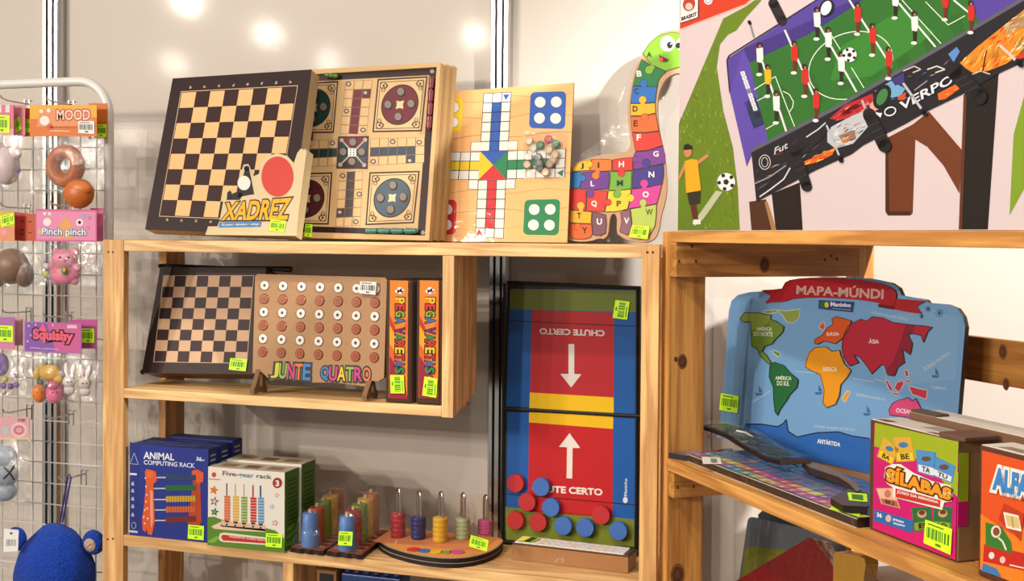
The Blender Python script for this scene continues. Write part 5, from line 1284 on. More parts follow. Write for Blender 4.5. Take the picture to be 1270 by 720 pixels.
w.prism([(-.0005, a0[1]-.0006), (x1+.0005, a0[1]+.0014), (x1+.0005, a0[1]+.004), (-.0005, a0[1]+.002)], .0118, .0127, C('cfc4b8'))
tl = ['8f5aa8', 'c04a8c', '7a6ac0', 'd0586a', '5a8ac8', '4aa0b0', '7ab050', 'c8c83a', 'e8c23a', 'e8a03a', 'e86a3a', 'e04a6a', 'e83a8c', 'd0409a', 'e8604a', 'f0903a', 'f0c83a', 'd8d83a']
n = len(tl)
for i, c in enumerate(tl):
    for r in range(4):
        u0, u1 = x1*(i+.05)/n, x1*(i+.95)/n; v0 = a0[1]+.005+.0185*r
        w.flat([(u0, v0), (u1, v0), (u1+.002, v0+.0165), (u0+.002, v0+.0165)], C(tl[(i+r*5) % n], .9) if r < 2 else C(('7a7aa8', '6a8aa0', '8a7a98')[(i+r) % 3]), 1)  # rear rows greyed blue: reflections on the wrap put into the tile colour
        if r < 2: w.flat([(u0+.006, v0+.004), (u0+.012, v0+.004), (u0+.013, v0+.011), (u0+.007, v0+.011)], C('f2ece0'), 2)
for i in range(18):
    rr = random.Random(i); u = rr.uniform(.02, x1-.05); v = rr.uniform(.06, .12)
    w.flat([(u, v), (u+.03, v-.004), (u+.036, v+.008), (u+.01, v+.012)], C(rr.choice(('6a7a98', '4a5a80', '7a8a6a', '8a7a90', '50607a'))), 1)  # muted patches paint the wrap's reflections onto the board
w.disc(936, 571, 8, 2.6, C('c9a070'), 3, 16)
flat_child(w, 'board', big)
m = MB(FB2, 'printed_card'); m.lay(P((872, 575), (895, 575), (893, 567), (870, 566)), WHITE, 5); m.lay(P((882, 573.5), (890, 573.5), (889, 568.5), (881, 568)), C('8a8a8a'), 6); flat_child(m, 'price_sticker', big)['label'] = 'white barcode sticker'
m = MB(FB2, 'printed_card'); m.lay(P((1028, 631), (1066, 640), (1068, 634), (1034, 625)), LIME, 5); m.lay(P((1040, 632.5), (1056, 636.5), (1058, 633), (1042, 629.5)), LIMED, 6); flat_child(m, 'price_sticker', big)['label'] = 'bright green barcode price sticker'
# loose wooden piece on the board, near the square box
FH3 = Frame(FR.w(0, 0, ZRM+.024), E2, R(90))
w = MB(FH3, 'shrink_wrapped_card')
w.prism([FH3.px(*q) for q in P((1030, 617), (1045, 626), (1076, 628), (1077, 610), (1052, 606))], 0, .0085, C('5a4a44'), C('241a18'))
o = w.build('puzzle_piece', None, FH3, bevel=.0008); tag(o, 'small dark puzzle with a green sticker lying on the letter tile board', 'puzzle')
m = MB(FH3, 'printed_card'); m.lay(P((1053, 620), (1076, 622), (1075, 612), (1051, 610)), LIME, 3); m.lay(P((1057, 618.5), (1071, 620), (1070, 613.5), (1056, 612)), LIMED, 4)
s = m.build('price_sticker', o)
w = MB(FH3, 'matte_board')
FH4 = Frame(FR.w(0, 0, ZRM+.026), E2, R(90))
w = MB(FH4, 'printed_plywood'); pts = P((995, 571), (1004, 579), (1022, 585), (1040, 591), (1054, 600), (1062, 609), (1068, 607), (1060, 596), (1046, 588), (1030, 580), (1010, 573))
w.prism([FH4.px(*q) for q in pts], 0, .0095, C('7d6f62'), C('3a2a22')); o = w.build('wooden_shape', None, FH4, bevel=.001); tag(o, 'curved grey wooden outline lying in front of the world map', 'puzzle')
# bent wrapped puzzle resting across the others
FBt = Frame(FR.w(.06, .075, ZRM), E2)
prof = [FBt.px(*q) for q in P((866, 526), (884, 532), (900, 538), (914, 547), (932, 558), (950, 567), (968, 571))]
prof = [(x, max(z, .0215)) for x, z in prof]
w = MB(FBt, 'shrink_wrapped_card'); n = len(prof); vs = []
for y in (0, .048):
    for x, z in prof: vs.append((x+y*.15, y, z+y*.02))
    for x, z in prof: vs.append((x+y*.15, y, z+y*.02-.0065))
fs = []
for i in range(n-1): fs += [(i, i+1, 2*n+i+1, 2*n+i), (n+i, 3*n+i, 3*n+i+1, n+i+1), (n+i, n+i+1, i+1, i), (3*n+i, 2*n+i, 2*n+i+1, 3*n+i+1)]
fs += [(n, 0, 2*n, 3*n), (n-1, 2*n-1, 4*n-1, 3*n-1)]
w.add(vs, fs, C('5a4038'))
for i in range(n-1):
    w.c[4*i] = [C('4c4c44'), C('5a5a52'), C('3a4438'), C('5a5450'), C('34402e'), C('5a3a34')][i]; w.c[4*i+2] = C('1a100d'); w.c[4*i] = C('1c1210')
for i, u in enumerate((.35,)):
    a = vs[3]; b2 = vs[2*n+3]
    x, y, z = (vs[2+i][0]*(1-u)+vs[2*n+2+i][0]*u, .02+.016*i, max(vs[2+i][2], vs[3+i][2])+.004); w.tube([(x-.004, y, z), (x+.006, y+.012, z-.002), (x+.02, y+.018, z-.008)], .0022, C('d8d6d0'), 6)  # white tube added as a streak of sheen on the film
o = w.build('warped_puzzle', None, FBt, bevel=.0008)
w = MB(FBt, 'crinkled_bag_film')
for j in range(3): pass
m_ = 10
fvs = []
for j in range(m_+1):
    for i in range(n):
        u = j/m_; y = -.002+.056*u; x, z = prof[i]; fvs.append((x+y*.15, y, z+y*.02+.003+.004*abs(noise.noise(Vector((i*1.3, j*.9, 3))))))
w.add(fvs, [(j*n+i, j*n+i+1, (j+1)*n+i+1, (j+1)*n+i) for j in range(m_) for i in range(n-1)], FILMC); w.build('wrap_film', o, smooth=True); tag(o, 'warped thin puzzle in crumpled wrap propped across the dark blue flat puzzle', 'puzzle')

# ================================================================== memory game boxes on the rack
S0, S1b = .5034, .6602
FS = Frame(FR.w(S0, .032, ZRM), E2)
z1 = FS.px(1080, 519)[1]; wS = S1b-S0
sil = thing('memory_game', 'square pink and green memory game box with bubbly orange lettering', 'board game', FS)
KRF = C('9a7650')
w = MB(FS, 'shrink_wrapped_card'); w.box(0, wS, 0, .046, .0004, z1, C('5c3826'), None, None, C('e3ddd2'), KRF)
for x0, x1, y0, y1 in ((.005, .028, .004, .016), (.07, .11, .02, .04), (.10, .156, .002, .010)): w.add([(x0, y0, z1+L), (x1, y0, z1+L), (x1+.006, y1, z1+L), (x0+.006, y1, z1+L)], [(0, 1, 2, 3)], C('7a5a48') if x0 != .07 else C('a8a49c'))
w.build('carton', sil, bevel=.0025)
K4 = cr(1080, 500, 3.79); w = MB(FS, 'shrink_wrapped_card', -.001)
pr = K4((12, 590), (400, 735), (412, 180), (20, 90))
w.prism([(x, max(z, .003)) for x, z in (FS.px(*q) for q in pr)], -.001, .0004, C('cc1c70'))
w.lay(K4((16, 200), (20, 90), (412, 180), (408, 340), (300, 290), (180, 250)), C('9fb020'), 1)
w.lay(K4((300, 260), (412, 325), (408, 440), (350, 380), (290, 300)), C('9fb020'), 1.2)
def card(q, c, c2, txt=None):
    q = K4(*q); w.lay([bil(q, -.04, -.03), bil(q, 1.04, -.03), bil(q, 1.04, 1.03), bil(q, -.04, 1.03)], C('c4a43a') if c == 'e8b82a' else C(c), 2); w.lay([bil(q, 0, .38), bil(q, 1, .38), bil(q, 1, 1), bil(q, 0, 1)], C(c2), 3); w.lay([bil(q, .04, .02), bil(q, .96, .02), bil(q, .96, .35), bil(q, .04, .35)], C('f0c82a') if c == 'e8b82a' else C('dfe3e8') if c == '4a8ac4' else C('a86a50') if c == 'e0a080' else C('8aa02c'), 3)
    if txt: w.text(txt, [bil(q, .25, .07), bil(q, .75, .07), bil(q, .75, .31), bil(q, .25, .31)], C('3a241a'), 4, .03)
    return q
q = card(((32, 248), (100, 285), (132, 215), (62, 158)), 'e8b82a', 'd9a83a', 'BA'); w.disc(*bil(q, .5, .68), 5, 3, C('3f7ab0'), 5, 12, 20)
q = card(((122, 272), (205, 268), (188, 158), (106, 160)), 'e8b82a', 'd9a83a', 'BE'); w.disc(*bil(q, .5, .68), 6, 3.4, C('3f7ab0'), 5, 12)
q = card(((222, 320), (296, 342), (304, 232), (216, 220)), '4a8ac4', '4f8fc8', 'TA'); w.disc(*bil(q, .5, .68), 6, 3, C('6a4a3a'), 5, 12)
q = card(((288, 335), (380, 372), (394, 295), (302, 250)), '4a8ac4', '4f8fc8', 'TU'); w.disc(*bil(q, .5, .68), 6, 3.4, C('6a4a3a'), 5, 12)
q = card(((52, 470), (135, 490), (105, 400), (28, 400)), 'e0a080', 'e8b79a', 'BU'); w.disc(*bil(q, .55, .7), 4, 5, C('c47a5a'), 5, 12)
q = card(((205, 600), (290, 585), (280, 488), (195, 492)), '3f7a3a', '2f6a3a', 'B'); w.disc(*bil(q, .5, .72), 6, 5, C('c8a070'), 5, 12); w.disc(*bil(q, .5, .78), 4, 3, C('6a3a20'), 6, 12)
q = card(((292, 590), (375, 600), (380, 490), (300, 482)), '3f7a3a', '2f6a3a', 'LO'); w.disc(*bil(q, .5, .72), 6, 5, C('c8a070'), 5, 12); w.disc(*bil(q, .5, .78), 4, 3, C('6a3a20'), 6, 12)
sh = K4((62, 345), (68, 300), (100, 285), (140, 285), (200, 325), (290, 365), (375, 385), (388, 420), (380, 460), (345, 465), (335, 500), (105, 440), (104, 395), (75, 375))
w.lay(sh, C('f3ead8'), 6)
w.lay(K4((115, 440), (325, 488), (328, 455), (116, 398)), C('c8342c'), 7)
w.text('JOGO DA MEMÓRIA', K4((122, 424), (318, 474), (318, 456), (122, 402)), C('f4e6dc'), 8, .03)
w.text('SÍLABAS', K4((72, 365), (375, 458), (382, 388), (76, 285)), C('f09a1e'), 9, .05, C('5a2a12'), .09)
w.lay(K4((12, 550), (195, 608), (198, 550), (18, 498)), C('2a6ab0'), 4); w.text('36', K4((28, 532), (52, 538), (52, 518), (28, 510)), WHITE, 5, .03); w.disc(*K4((83, 540))[0], 3.6, 4.6, C('d8b0a0'), 5, 14); w.text('peças', K4((105, 552), (155, 566), (155, 554), (105, 538)), WHITE, 5, .02); w.text('educativo', K4((105, 566), (160, 580), (160, 568), (105, 554)), WHITE, 5, .02)
w.build('front_print', sil)
w = MB(FS, 'shrink_wrapped_card')  # print wrapping round the open end
w.box(wS-.0005, wS+.0012, .0, .014, z1*.30, z1*.90, C('cc1c70')); w.box(wS-.0004, wS+.0014, .0005, .0135, z1*.5, z1*.9, C('9fb020')); w.build('side_flap', sil)
w = MB(FS, 'matte_board'); w.box(wS-.030, wS+.012, -.002, .046, z1, z1+.005, C('6a4634')); w.build('top_flap', sil, bevel=.001)
sticker(FS, sil, K4((248, 655), (375, 712), (382, 590), (256, 545)), -.0015)
FS2 = Frame(FR.w(S0+.01, .083, ZRM), E2)
w = MB(FS2, 'shrink_wrapped_card'); hz2 = FS2.px(1165, 518)[1]
w.box(0, .34, 0, .046, .0004, hz2, C('7a5a44'), None, None, C('e8e2d8')); w.box(.002, .05, -.0005, .02, hz2, hz2+.003, C('5a4436'))
o = w.build('memory_game', None, FS2, bevel=.002); tag(o, 'pale topped wrapped game box standing behind the pink and green memory game', 'board game')
FAl = Frame(FR.w(.7045, .0215, ZRM), E2)
alf = thing('memory_game', 'orange memory game box with blue lettering cut off by the right photo edge', 'board game', FAl)
zA = FAl.px(1222, 552)[1]
w = MB(FAl, 'shrink_wrapped_card'); w.box(0, .157, 0, .046, .0004, zA, C('5c3826'), None, None, C('e3ddd2')); w.add([(.02, .006, zA+L), (.07, .006, zA+L), (.075, .02, zA+L), (.025, .02, zA+L)], [(0, 1, 2, 3)], C('8a7264')); w.build('carton', alf, bevel=.0025)
K5 = cr(1190, 500, 3.275); w = MB(FAl, 'shrink_wrapped_card', -.001)
pz = [FAl.px(*q) for q in K5((85, 680), (115, 190))]
xr = .152; zb0 = .008; zt0 = zA-.006
w.prism([(.005, zb0), (xr, zb0), (xr, zt0), (.005, zt0)], -.001, .0004, C('e0541e'))
w.flat([(.005, zb0), (xr, zb0), (xr, zt0*.45), (.09, zt0*.62), (.05, zt0*.42), (.005, zt0*.5)], C('e8821e'), 3); w.flat([(.06, zt0*.2), (xr, zt0*.2), (xr, zt0*.5)], C('f2b02a'), 4)
w.text('ALFABETO', K5((132, 350), (430, 425), (430, 330), (138, 255)), C('3f86c8'), 8, .06, C('f2ece2'), .12)
w.text('JOGO DA MEMÓRIA', K5((215, 388), (430, 445), (430, 430), (218, 370)), C('5a2a16'), 8, .02)
w.lay(K5((158, 470), (250, 560), (262, 450), (180, 405)), C('c03a1c'), 6); w.lay(K5((178, 440), (240, 455), (252, 520), (190, 505)), C('f0ead8'), 7); w.lay(K5((184, 452), (238, 462), (244, 508), (196, 496)), C('d9c078'), 8); w.stroke(K5((212, 458), (218, 505)), .8, C('8a6a3a'), 9)
w.lay(K5((106, 575), (215, 610), (208, 560), (170, 500), (106, 482)), C('3a7a2c'), 6); w.ring(*K5((148, 520))[0], 5, 6.5, 2.6, C('e8e2d0'), 7, 18); w.disc(*K5((150, 520))[0], 4, 5, C('8a4a2a'), 8, 14); w.stroke(K5((158, 545), (175, 560), (190, 595)), 2.2, C('e8e2d0'), 8)
w.lay(K5((95, 640), (440, 720), (440, 650), (100, 570)), C('c42a1c'), 5); w.disc(*K5((130, 617))[0], 3.6, 4.4, C('e8ddd8'), 6, 14); w.disc(*K5((175, 635))[0], 3.6, 4.4, C('e8c0b8'), 6, 14); w.stroke(K5((203, 655), (262, 668)), 1.6, C('f0dcd4'), 6)
w.lay(K5((90, 680), (95, 648), (150, 670), (170, 705)), C('3a7ab8'), 5.5)
w.build('front_print', alf)

# ================================================================== below the rack shelf
ZL = .78
FG = Frame(FR.w(.30, .20, ZL+.0014), E2, R(8))
gy = thing('landscape_puzzle', 'grey blue puzzle board with a green hill leaning under the rack shelf', 'puzzle', FG)
Kb = cr(840, 610, 4.885)
po = [FG.px(*q) for q in Kb((375, 640), (425, 175), (432, 158), (448, 150), (470, 152), (830, 235), (1000, 285), (1000, 640))]
b_ = min(z for x, z in po); po = [(x, z) for x, z in po]
po = [(po[0][0]-.01, .0006)]+po[1:-1]+[(po[-2][0]+.02, .0006)]
w = MB(FG, 'crinkled_shiny_wrap'); w.prism(po, 0, .006, C('5d6670'), C('2a2a2c'))
hill = Kb((392, 500), (408, 345), (430, 330), (480, 325), (500, 340), (545, 335), (580, 350), (640, 345), (690, 360)) + P((1000, 760), (905, 760)); w.lay(hill, C('7a8020'), 1); w.lay(Kb((420, 420), (470, 380), (600, 390), (560, 480), (410, 520)), C('8c9030'), 1.5)
w.build('board', gy, bevel=.0015)
FG2 = Frame(FR.w(.33, .215, ZL+.0014), E2, R(8))
w = MB(FG2, 'crinkled_shiny_wrap'); po2 = [FG2.px(*q) for q in Kb((490, 200), (490, 135), (515, 112), (560, 120), (700, 165), (1000, 250), (1000, 520))]
po2 = [(po2[0][0], .0006)]+po2+[(po2[-1][0], .0006)]
w.prism(po2, 0, .006, C('3c4248'), C('2a2a2c')); o = w.build('puzzle_board', None, FG2, bevel=.0015); tag(o, 'dark board in crinkled wrap standing behind the grey blue puzzle', 'puzzle')
FRd = Frame(FR.w(.30, .10, ZL+.008), E2, R(14))
rq_ = Kb((260, 600), (360, 535), (560, 415), (800, 272), (830, 290), (940, 440), (1010, 560), (1080, 700))
po = [FRd.px(*q) for q in rq_]; po = po+[(po[-1][0], .0006), (po[0][0], .0006)]
w = MB(FRd, 'crinkled_shiny_wrap'); w.prism(po, 0, .03, C('780a14'), C('6a0a12'))
for a, c in ((800, 272), (1010, 560)): pass
red = thing('wrapped_box', 'dark red box in shiny wrap tilted on its corner under the rack shelf', 'toy box', FRd)
w.build('box', red, bevel=.004)
xs = [p_[0] for p_ in po]; zs = [p_[1] for p_ in po]
FY = Frame(FR.w(.5, .072, ZL), E2)
w = MB(FY, 'crinkled_shiny_wrap'); po = [FY.px(*q) for q in Kb((945, 520), (945, 372), (962, 360), (1100, 385), (1135, 402), (1142, 440), (1130, 520))]
po = po+[(po[-1][0], .0006), (po[0][0], .0006)]
w.prism(po, 0, .02, C('b8861e'), C('8a6414')); o = w.build('yellow_box', None, FY, bevel=.003); tag(o, 'ochre yellow wrapped box between the red box and the white topped box', 'toy box')
zt_ = 1.03
FW = Frame(FR.w(0, 0, zt_), E2, R(90))
w = MB(FW, 'shrink_wrapped_card'); po = [FW.px(*q) for q in P((1065.5, 704), (1107, 700.5), (1180, 735), (1124, 742))]
w.prism(po, 0, zt_-ZL-.0006, C('d8d4ce'), C('6a4636')); o = w.build('game_box', None, FW, bevel=.003); tag(o, 'white topped box with brown sides at the bottom edge under the rack', 'board game')

# ================================================================== wire display rack on the left
YR = Y0+.075
FK_ = Frame(Vector((onY(135, 300, YR).x, YR, 0)), (1, 0, 0))
rack = thing('wire_rack', 'white tube framed wire display rack with hanging toy packs', 'rack', FK_)
RW = .74; ztp = FK_.px(60, 102.5)[1]; rc = FK_.px(135, 170)[1]
rad = .07
Pth = [(0, 0, .03), (0, 0, ztp-rad)]+[(-rad+rad*math.cos(R(a)), 0, ztp-rad+rad*math.sin(R(a))) for a in range(10, 91, 10)]+[(-RW+rad+rad*math.cos(R(a)), 0, ztp-rad+rad*math.sin(R(a))) for a in range(90, 180, 10)]+[(-RW, 0, ztp-rad), (-RW, 0, .03)]
w = MB(FK_, 'painted_metal'); w.tube(Pth, .0093, C('ece8e4'), 14); w.build('frame_tube', rack, smooth=True)
for x in (0, -RW):
    w = MB(FK_, 'painted_metal'); w.tube([(x, -.16, .010), (x, .12, .010)], .0095, C('ece8e4'), 12); w.tube([(x, 0, .010), (x, 0, .04)], .0095, C('ece8e4'), 12); w.build('foot', rack, smooth=True)
w = MB(FK_, 'painted_metal'); sp = .0425
xs_ = [-.03-sp*i*.9 for i in range(18)]; zs_ = []
z = FK_.px(60, 366)[1]; zz = z
while zz < ztp-.10: zz += sp
zz0 = zz
while zz > .35: zs_.append(zz); zz -= sp
for x in xs_: w.tube([(x, .001, zs_[-1]), (x, .001, zs_[0])], .0013, C('cfc8c2'), 6)
for z in zs_: w.tube([(-RW, -.001, z), (0, -.001, z)], .0014, C('d6d0ca'), 6)
w.build('wire_grid', rack, smooth=True)
def hook(px, py, ln=.075, double=False):
    z = FK_.px(px, py, -.06)[1]; x = FK_.px(px, py, -ln)[0]
    w = MB(FK_, 'metal'); w.tube([(x, 0, z), (x, -.006, z), (x, -ln*.8, z+.0005), (x, -ln, z+.004), (x, -ln-.003, z+.009)], .0017, C('d8d4d0', 1), 8)
    if True:
        for dx in (-.006, .006): w.tube([(x+dx, .003, z+.006), (x+dx, -.004, z+.008), (x+dx, -.004, z-.022)], .0015, C('b9b4b0', 1), 6)
        w.tube([(x-.006, -.004, z), (x+.006, -.004, z)], .0015, C('b9b4b0', 1), 6)
    w.build('hook', rack, smooth=True)
for px, py in ((58, 126), (64, 255), (55, 393), (58, 518), (74, 594), (2, 125), (2, 257), (4, 388), (5, 511)): hook(px, py)

def pack(name, lab, hd, hcol, bag, Yoff, pri=None, toys=(), stick=(), group='toy packs hanging on the rack', stickers=None):
    F = Frame(Vector((onY(hd[0], hd[3], YR-Yoff).x, YR-Yoff, onY(hd[0], hd[3], YR-Yoff).z)), (1, 0, 0))
    t = thing(name, lab, 'toy pack', F, group)
    q = [(hd[0], hd[3]), (hd[2], hd[3]+hd[4]), (hd[2], hd[1]+hd[4]), (hd[0], hd[1])]
    w = MB(F, 'printed_card'); w.prism([F.px(*p_) for p_ in q], 0, .0012, C(hcol))
    if pri: pri(w, q)
    w.build('header_card', t)
    if bag:
        bq = [(bag[0], bag[3]), (bag[2], bag[3]+hd[4]), (bag[2], bag[1]+hd[4]), (bag[0], bag[1])]
        w = MB(F, 'crinkled_bag_film'); s = hash(name+lab) % 17 if False else len(lab) % 17
        w.sheet([F.p3(*p_, .0) for p_ in bq], 14, FILMC, lambda u, v: -.014*math.sin(math.pi*u)*math.sin(math.pi*v)-.004*noise.noise(Vector((u*5, v*5, s))))
        w.sheet([F.p3(*p_, .004) for p_ in bq], 10, FILMC, lambda u, v: .006*math.sin(math.pi*u)*math.sin(math.pi*v)+.003*noise.noise(Vector((u*5, v*5, s+5))))
        w.build('plastic_bag', t, smooth=True)
    for nm, fn in toys:
        w = MB(F, 'soft_rubber'); fn(w, F); w.build(nm, t, smooth=True)
    for sq in stick: sticker(F, t, sq, -.0005, k=4)
    return t
def B(px, py, r, c, ry=None, depth=.004, rot=0, fn=None):
    def f(w, F):
        a = r/FPX*2.38; b2 = (ry or r)/FPX*2.28; v = F.p3(px, py, depth)
        w.ball((v.x, v.y, v.z), (a, min(a, b2)*.75, b2), C(c), 20, 14, None, fn, rot)
    return f
def many(*fs):
    def f(w, F):
        for g in fs: g(w, F)
    return f
def ringtoy(px, py, ro, ri, c):
    def f(w, F):
        v = F.p3(px, py, .006); k = 2.35/FPX; R0, r0 = (ro+ri)/2*k, (ro-ri)/2*k
        P_ = [(v.x+R0*math.cos(t*math.pi/12), v.y, v.z+R0*math.sin(t*math.pi/12)) for t in range(25)]
        w.tube(P_, r0, C(c), 14, None, False)
    return f
HT = C('f3e6e2')
# order: behind packs first
pack('toy_pack', 'orange header card mostly hidden behind the doughnut pack', (110, 128, 133, 172, 0), 'd8752c', None, .035, None, (), [[(118, 170), (132, 170), (132, 154), (118, 154)]])
pack('toy_pack', 'pink header card edge hidden behind the pink bear pack', (112, 258, 128, 299, 0), 'e07aa0', None, .035)
pack('toy_pack', 'magenta header card with a green sticker behind the glossy lettered purple pack', (86, 396, 120, 432, 0), 'c0569a', None, .035, None, (), [[(101, 425), (117, 425), (117, 407), (101, 407)]])
def donut_pri(w, q):
    w.lay([bil(q, .0, .55), bil(q, 1, .6), bil(q, 1, 1), bil(q, 0, 1)], C('efb03a'), 1); w.lay([bil(q, .1, .3), bil(q, .95, .35), bil(q, .9, .9), bil(q, .15, .85)], C('e89868'), 2)
    for u, v, c, r in ((.22, .5, 'f4ece4', 6), (.17, .8, 'f4ece4', 2.4), (.28, .82, 'f4ece4', 2.4), (.3, .3, 'd8603a', 4)): w.disc(*bil(q, u, v), r, r, C(c), 3, 14)
    w.text('MOOD', [bil(q, .40, .52), bil(q, .9, .52), bil(q, .9, .85), bil(q, .40, .85)], C('f4d8c0'), 4, .02, C('c8401e'), .07)
    w.stroke([bil(q, .3, .3), bil(q, .7, .28)], 1.2, C('c8502a'), 3); w.stroke([bil(q, .3, .18), bil(q, .6, .16)], 1.2, C('f0d0b0'), 3)
t = pack('toy_pack', 'hanging pack with an orange header and a brown squishy doughnut', (37, 130, 120, 169, 0), 'e07a34', (38, 170, 130, 240), .06, donut_pri,
     [('squishy_toy', ringtoy(81, 206, 25.5, 8.5, 'cc6a1c')), ('squishy_toy', many(B(98, 240, 19, 'cf6a22', 18), B(98, 234, 17, 'd8762c', 10, -.004)))])
sticker(Frame(t.matrix_world.translation, (1, 0, 0)), t, [(97, 165), (117, 166), (117, 150), (97, 150)], -.0005, k=5, white=True)
def pinch_pri(w, q):
    w.lay([bil(q, .02, .06), bil(q, .98, .06), bil(q, .98, .94), bil(q, .02, .94)], C('e88fb4'), 1); w.lay([bil(q, .35, .1), bil(q, .62, .1), bil(q, .6, .5), bil(q, .5, .8), bil(q, .38, .5)], C('e8a860'), 2)
    for u, v, c, r in ((.19, .6, 'f0ece8', 5), (.15, .86, 'f0ece8', 2), (.23, .86, 'f0ece8', 2), (.72, .6, 'f4e4e8', 4.6), (.72, .6, 'd86a80', 2), (.78, .82, '9ab0d8', 3), (.88, .75, 'b48ac8', 2.6), (.86, .45, 'c88ac0', 2.4), (.08, .3, 'e8c060', 3)): w.disc(*bil(q, u, v), r, r, C(c), 3, 14)
    w.text('Pinch pinch', [bil(q, .1, .14), bil(q, .82, .14), bil(q, .82, .42), bil(q, .1, .42)], C('eef2f8'), 5, .02, C('5a7aa8'), .07)
def bear(w, F):
    for a in ((80, 322, 17, 'ee8aa8', 13), (70, 312, 5, 'ee8aa8'), (93, 312, 5, 'ee8aa8'), (80, 340, 20, 'ec84a4', 12), (66, 330, 6, 'ec84a4'), (95, 332, 6, 'ec84a4'), (70, 348, 6, 'ee8aa8', 5), (92, 348, 6, 'ee8aa8', 5)): B(a[0], a[1], a[2], a[3], a[4] if len(a) > 4 else None)(w, F)
    for x, y in ((74, 319), (85, 319)): B(x, y, 1.3, '3a2020', None, -.013)(w, F)
    B(80, 323, 2.2, 'd8607c', 1.6, -.013)(w, F); B(80, 336, 3.6, '5a9a2c', 4.6, -.012)(w, F); B(80, 335, 1.8, 'e8c040', 2.4, -.0145)(w, F)
pack('toy_pack', 'hanging pack with a pink header and a pink squishy bear', (44, 259, 120, 299, 1), 'd8689c', (47, 300, 127, 354), .06, pinch_pri, [('squishy_toy', bear), ('beads', many(B(58, 330, 4, 'e8e6e0'), B(57, 340, 4.5, 'd8d86a'), B(62, 343, 3.5, '8ab0c8'), B(55, 322, 3, 'e0c0d8')))])
def squi_pri(w, q):
    w.lay([bil(q, .02, .04), bil(q, .55, .04), bil(q, .4, .96), bil(q, .02, .96)], C('8a5ab0'), 1); w.lay([bil(q, .55, .04), bil(q, .98, .04), bil(q, .98, .96), bil(q, .4, .96)], C('d0609a'), 1)
    w.text('Squishy', [bil(q, .15, .32), bil(q, .86, .30), bil(q, .86, .72), bil(q, .15, .78)], C('f0607c'), 4, .05, C('2a1a24'), .10)
    w.lay([bil(q, .22, .72), bil(q, .40, .66), bil(q, .33, .98), bil(q, .28, .8)], C('f0607c'), 5)
    for u, v in ((.08, .85), (.2, .9), (.12, .55), (.5, .9), (.3, .12), (.06, .35)): w.disc(*bil(q, u, v), 1.3, 1.3, C('d8c0e8'), 3, 8)
    w.lay([bil(q, .75, .82), bil(q, .92, .82), bil(q, .92, .93), bil(q, .75, .93)], C('e8c0d8'), 3); w.stroke([bil(q, .1, .14), bil(q, .6, .12)], 1.3, C('c8a0d8'), 3)
def rabbit(x, y, c):
    def f(w, F):
        B(x, y, 8, c, 8)(w, F); B(x-3, y-15, 3.2, c, 9, .004, 8)(w, F); B(x+5, y-14, 3.2, c, 9, .004, -14)(w, F); B(x, y+10, 7, c, 6)(w, F)
        for d in (-2.5, 2.5): B(x+d, y, .9, '2a1a1a', None, -.007)(w, F)
        B(x-3, y-15, 1.6, 'eaa8b4', 6, .0005, 8)(w, F)
    return f
def carrot(w, F): B(49, 487, 9, 'ea8024', 12)(w, F); B(50, 474, 4.5, '4a6a2a', 4)(w, F); [B(49+d, 486, .9, '2a1a1a', None, -.007)(w, F) for d in (-3, 3)]
def yellow(w, F): B(62, 462, 14, 'f0bd2c', 10)(w, F); B(46, 464, 5, 'f0bd2c', 7)(w, F); B(72, 470, 6, 'f0bd2c', 6)(w, F); B(52, 454, 4, 'f0bd2c')(w, F)
def pinkt(w, F): B(68, 487, 11, 'ec7aa0', 13)(w, F); B(66, 478, 7, 'e8608c', 6, -.004)(w, F); [B(68+d, 486, .9, '2a1a1a', None, -.009)(w, F) for d in (-3, 3)]
pack('toy_pack', 'hanging pack with a purple header, a carrot and two white rabbits', (30, 398, 101, 436, 2.5), 'b46ab4', (31, 437, 122, 499), .06, squi_pri,
     [('squishy_toy', yellow), ('squishy_toy', carrot), ('squishy_toy', pinkt), ('squishy_toy', rabbit(86, 473, 'f1e6e2')), ('squishy_toy', rabbit(105, 475, 'f0e2dc'))])
# packs cut by the left photo edge
pack('toy_pack', 'red header card with dark marks behind the yellow header pack', (18, 263, 32, 298, 1), 'c04038', None, .035, lambda w, q: [w.stroke([bil(q, .5, v), bil(q, .8, v)], 1.2, C('4a1a18'), 1) for v in (.25, .4, .7)])
pack('toy_pack', 'rust header card with dark dashes hanging just left of the pink bear header', (31, 264, 43, 298, 1), 'c85a38', None, .04, lambda w, q: [w.stroke([bil(q, .3, v), bil(q, .7, v)], 1.2, C('4a1a18'), 1) for v in (.3, .7)])
pack('toy_pack', 'orange header card with a green sticker, just left of the doughnut header', (29, 134, 39, 169, 0), 'd8623c', None, .035, None, (), [[(30, 164), (38, 164), (38, 148), (30, 148)]])
pack('toy_pack', 'narrow pink header card with a tilted green sticker, second at the top left', (17, 130, 31, 168, 0), 'e08a98', None, .045, None, (), [[(19, 165), (27, 160), (24, 144), (17, 150)]])
def pk(w, q):
    for i in range(5): w.lay([bil(q, .2*i, .75), bil(q, .2*i+.1, .75), bil(q, .2*i+.1, 1), bil(q, .2*i, 1)], C('f0e0e0'), 1)
    w.lay([bil(q, 0, 0), bil(q, 1, 0), bil(q, 1, .2), bil(q, 0, .2)], C('e8a0b4'), 1)
pack('toy_pack', 'striped pink header pack with a silvery lilac toy at the top left edge', (-34, 130, 17, 167, 0), 'e07a90', (-40, 168, 27, 236), .06, pk, [('squishy_toy', many(B(8, 205, 17, 'd9c4c8', 24), B(18, 190, 9, 'e8d8d8'), B(-6, 196, 16, 'c9b8c8', 22), B(20, 211, 6, '9a6ab0', 4), B(16, 222, 5, 'd0b860', 4), B(4, 190, 6, 'f0ece8')))], [[(-8, 164), (12, 165), (12, 143), (-8, 142)]])
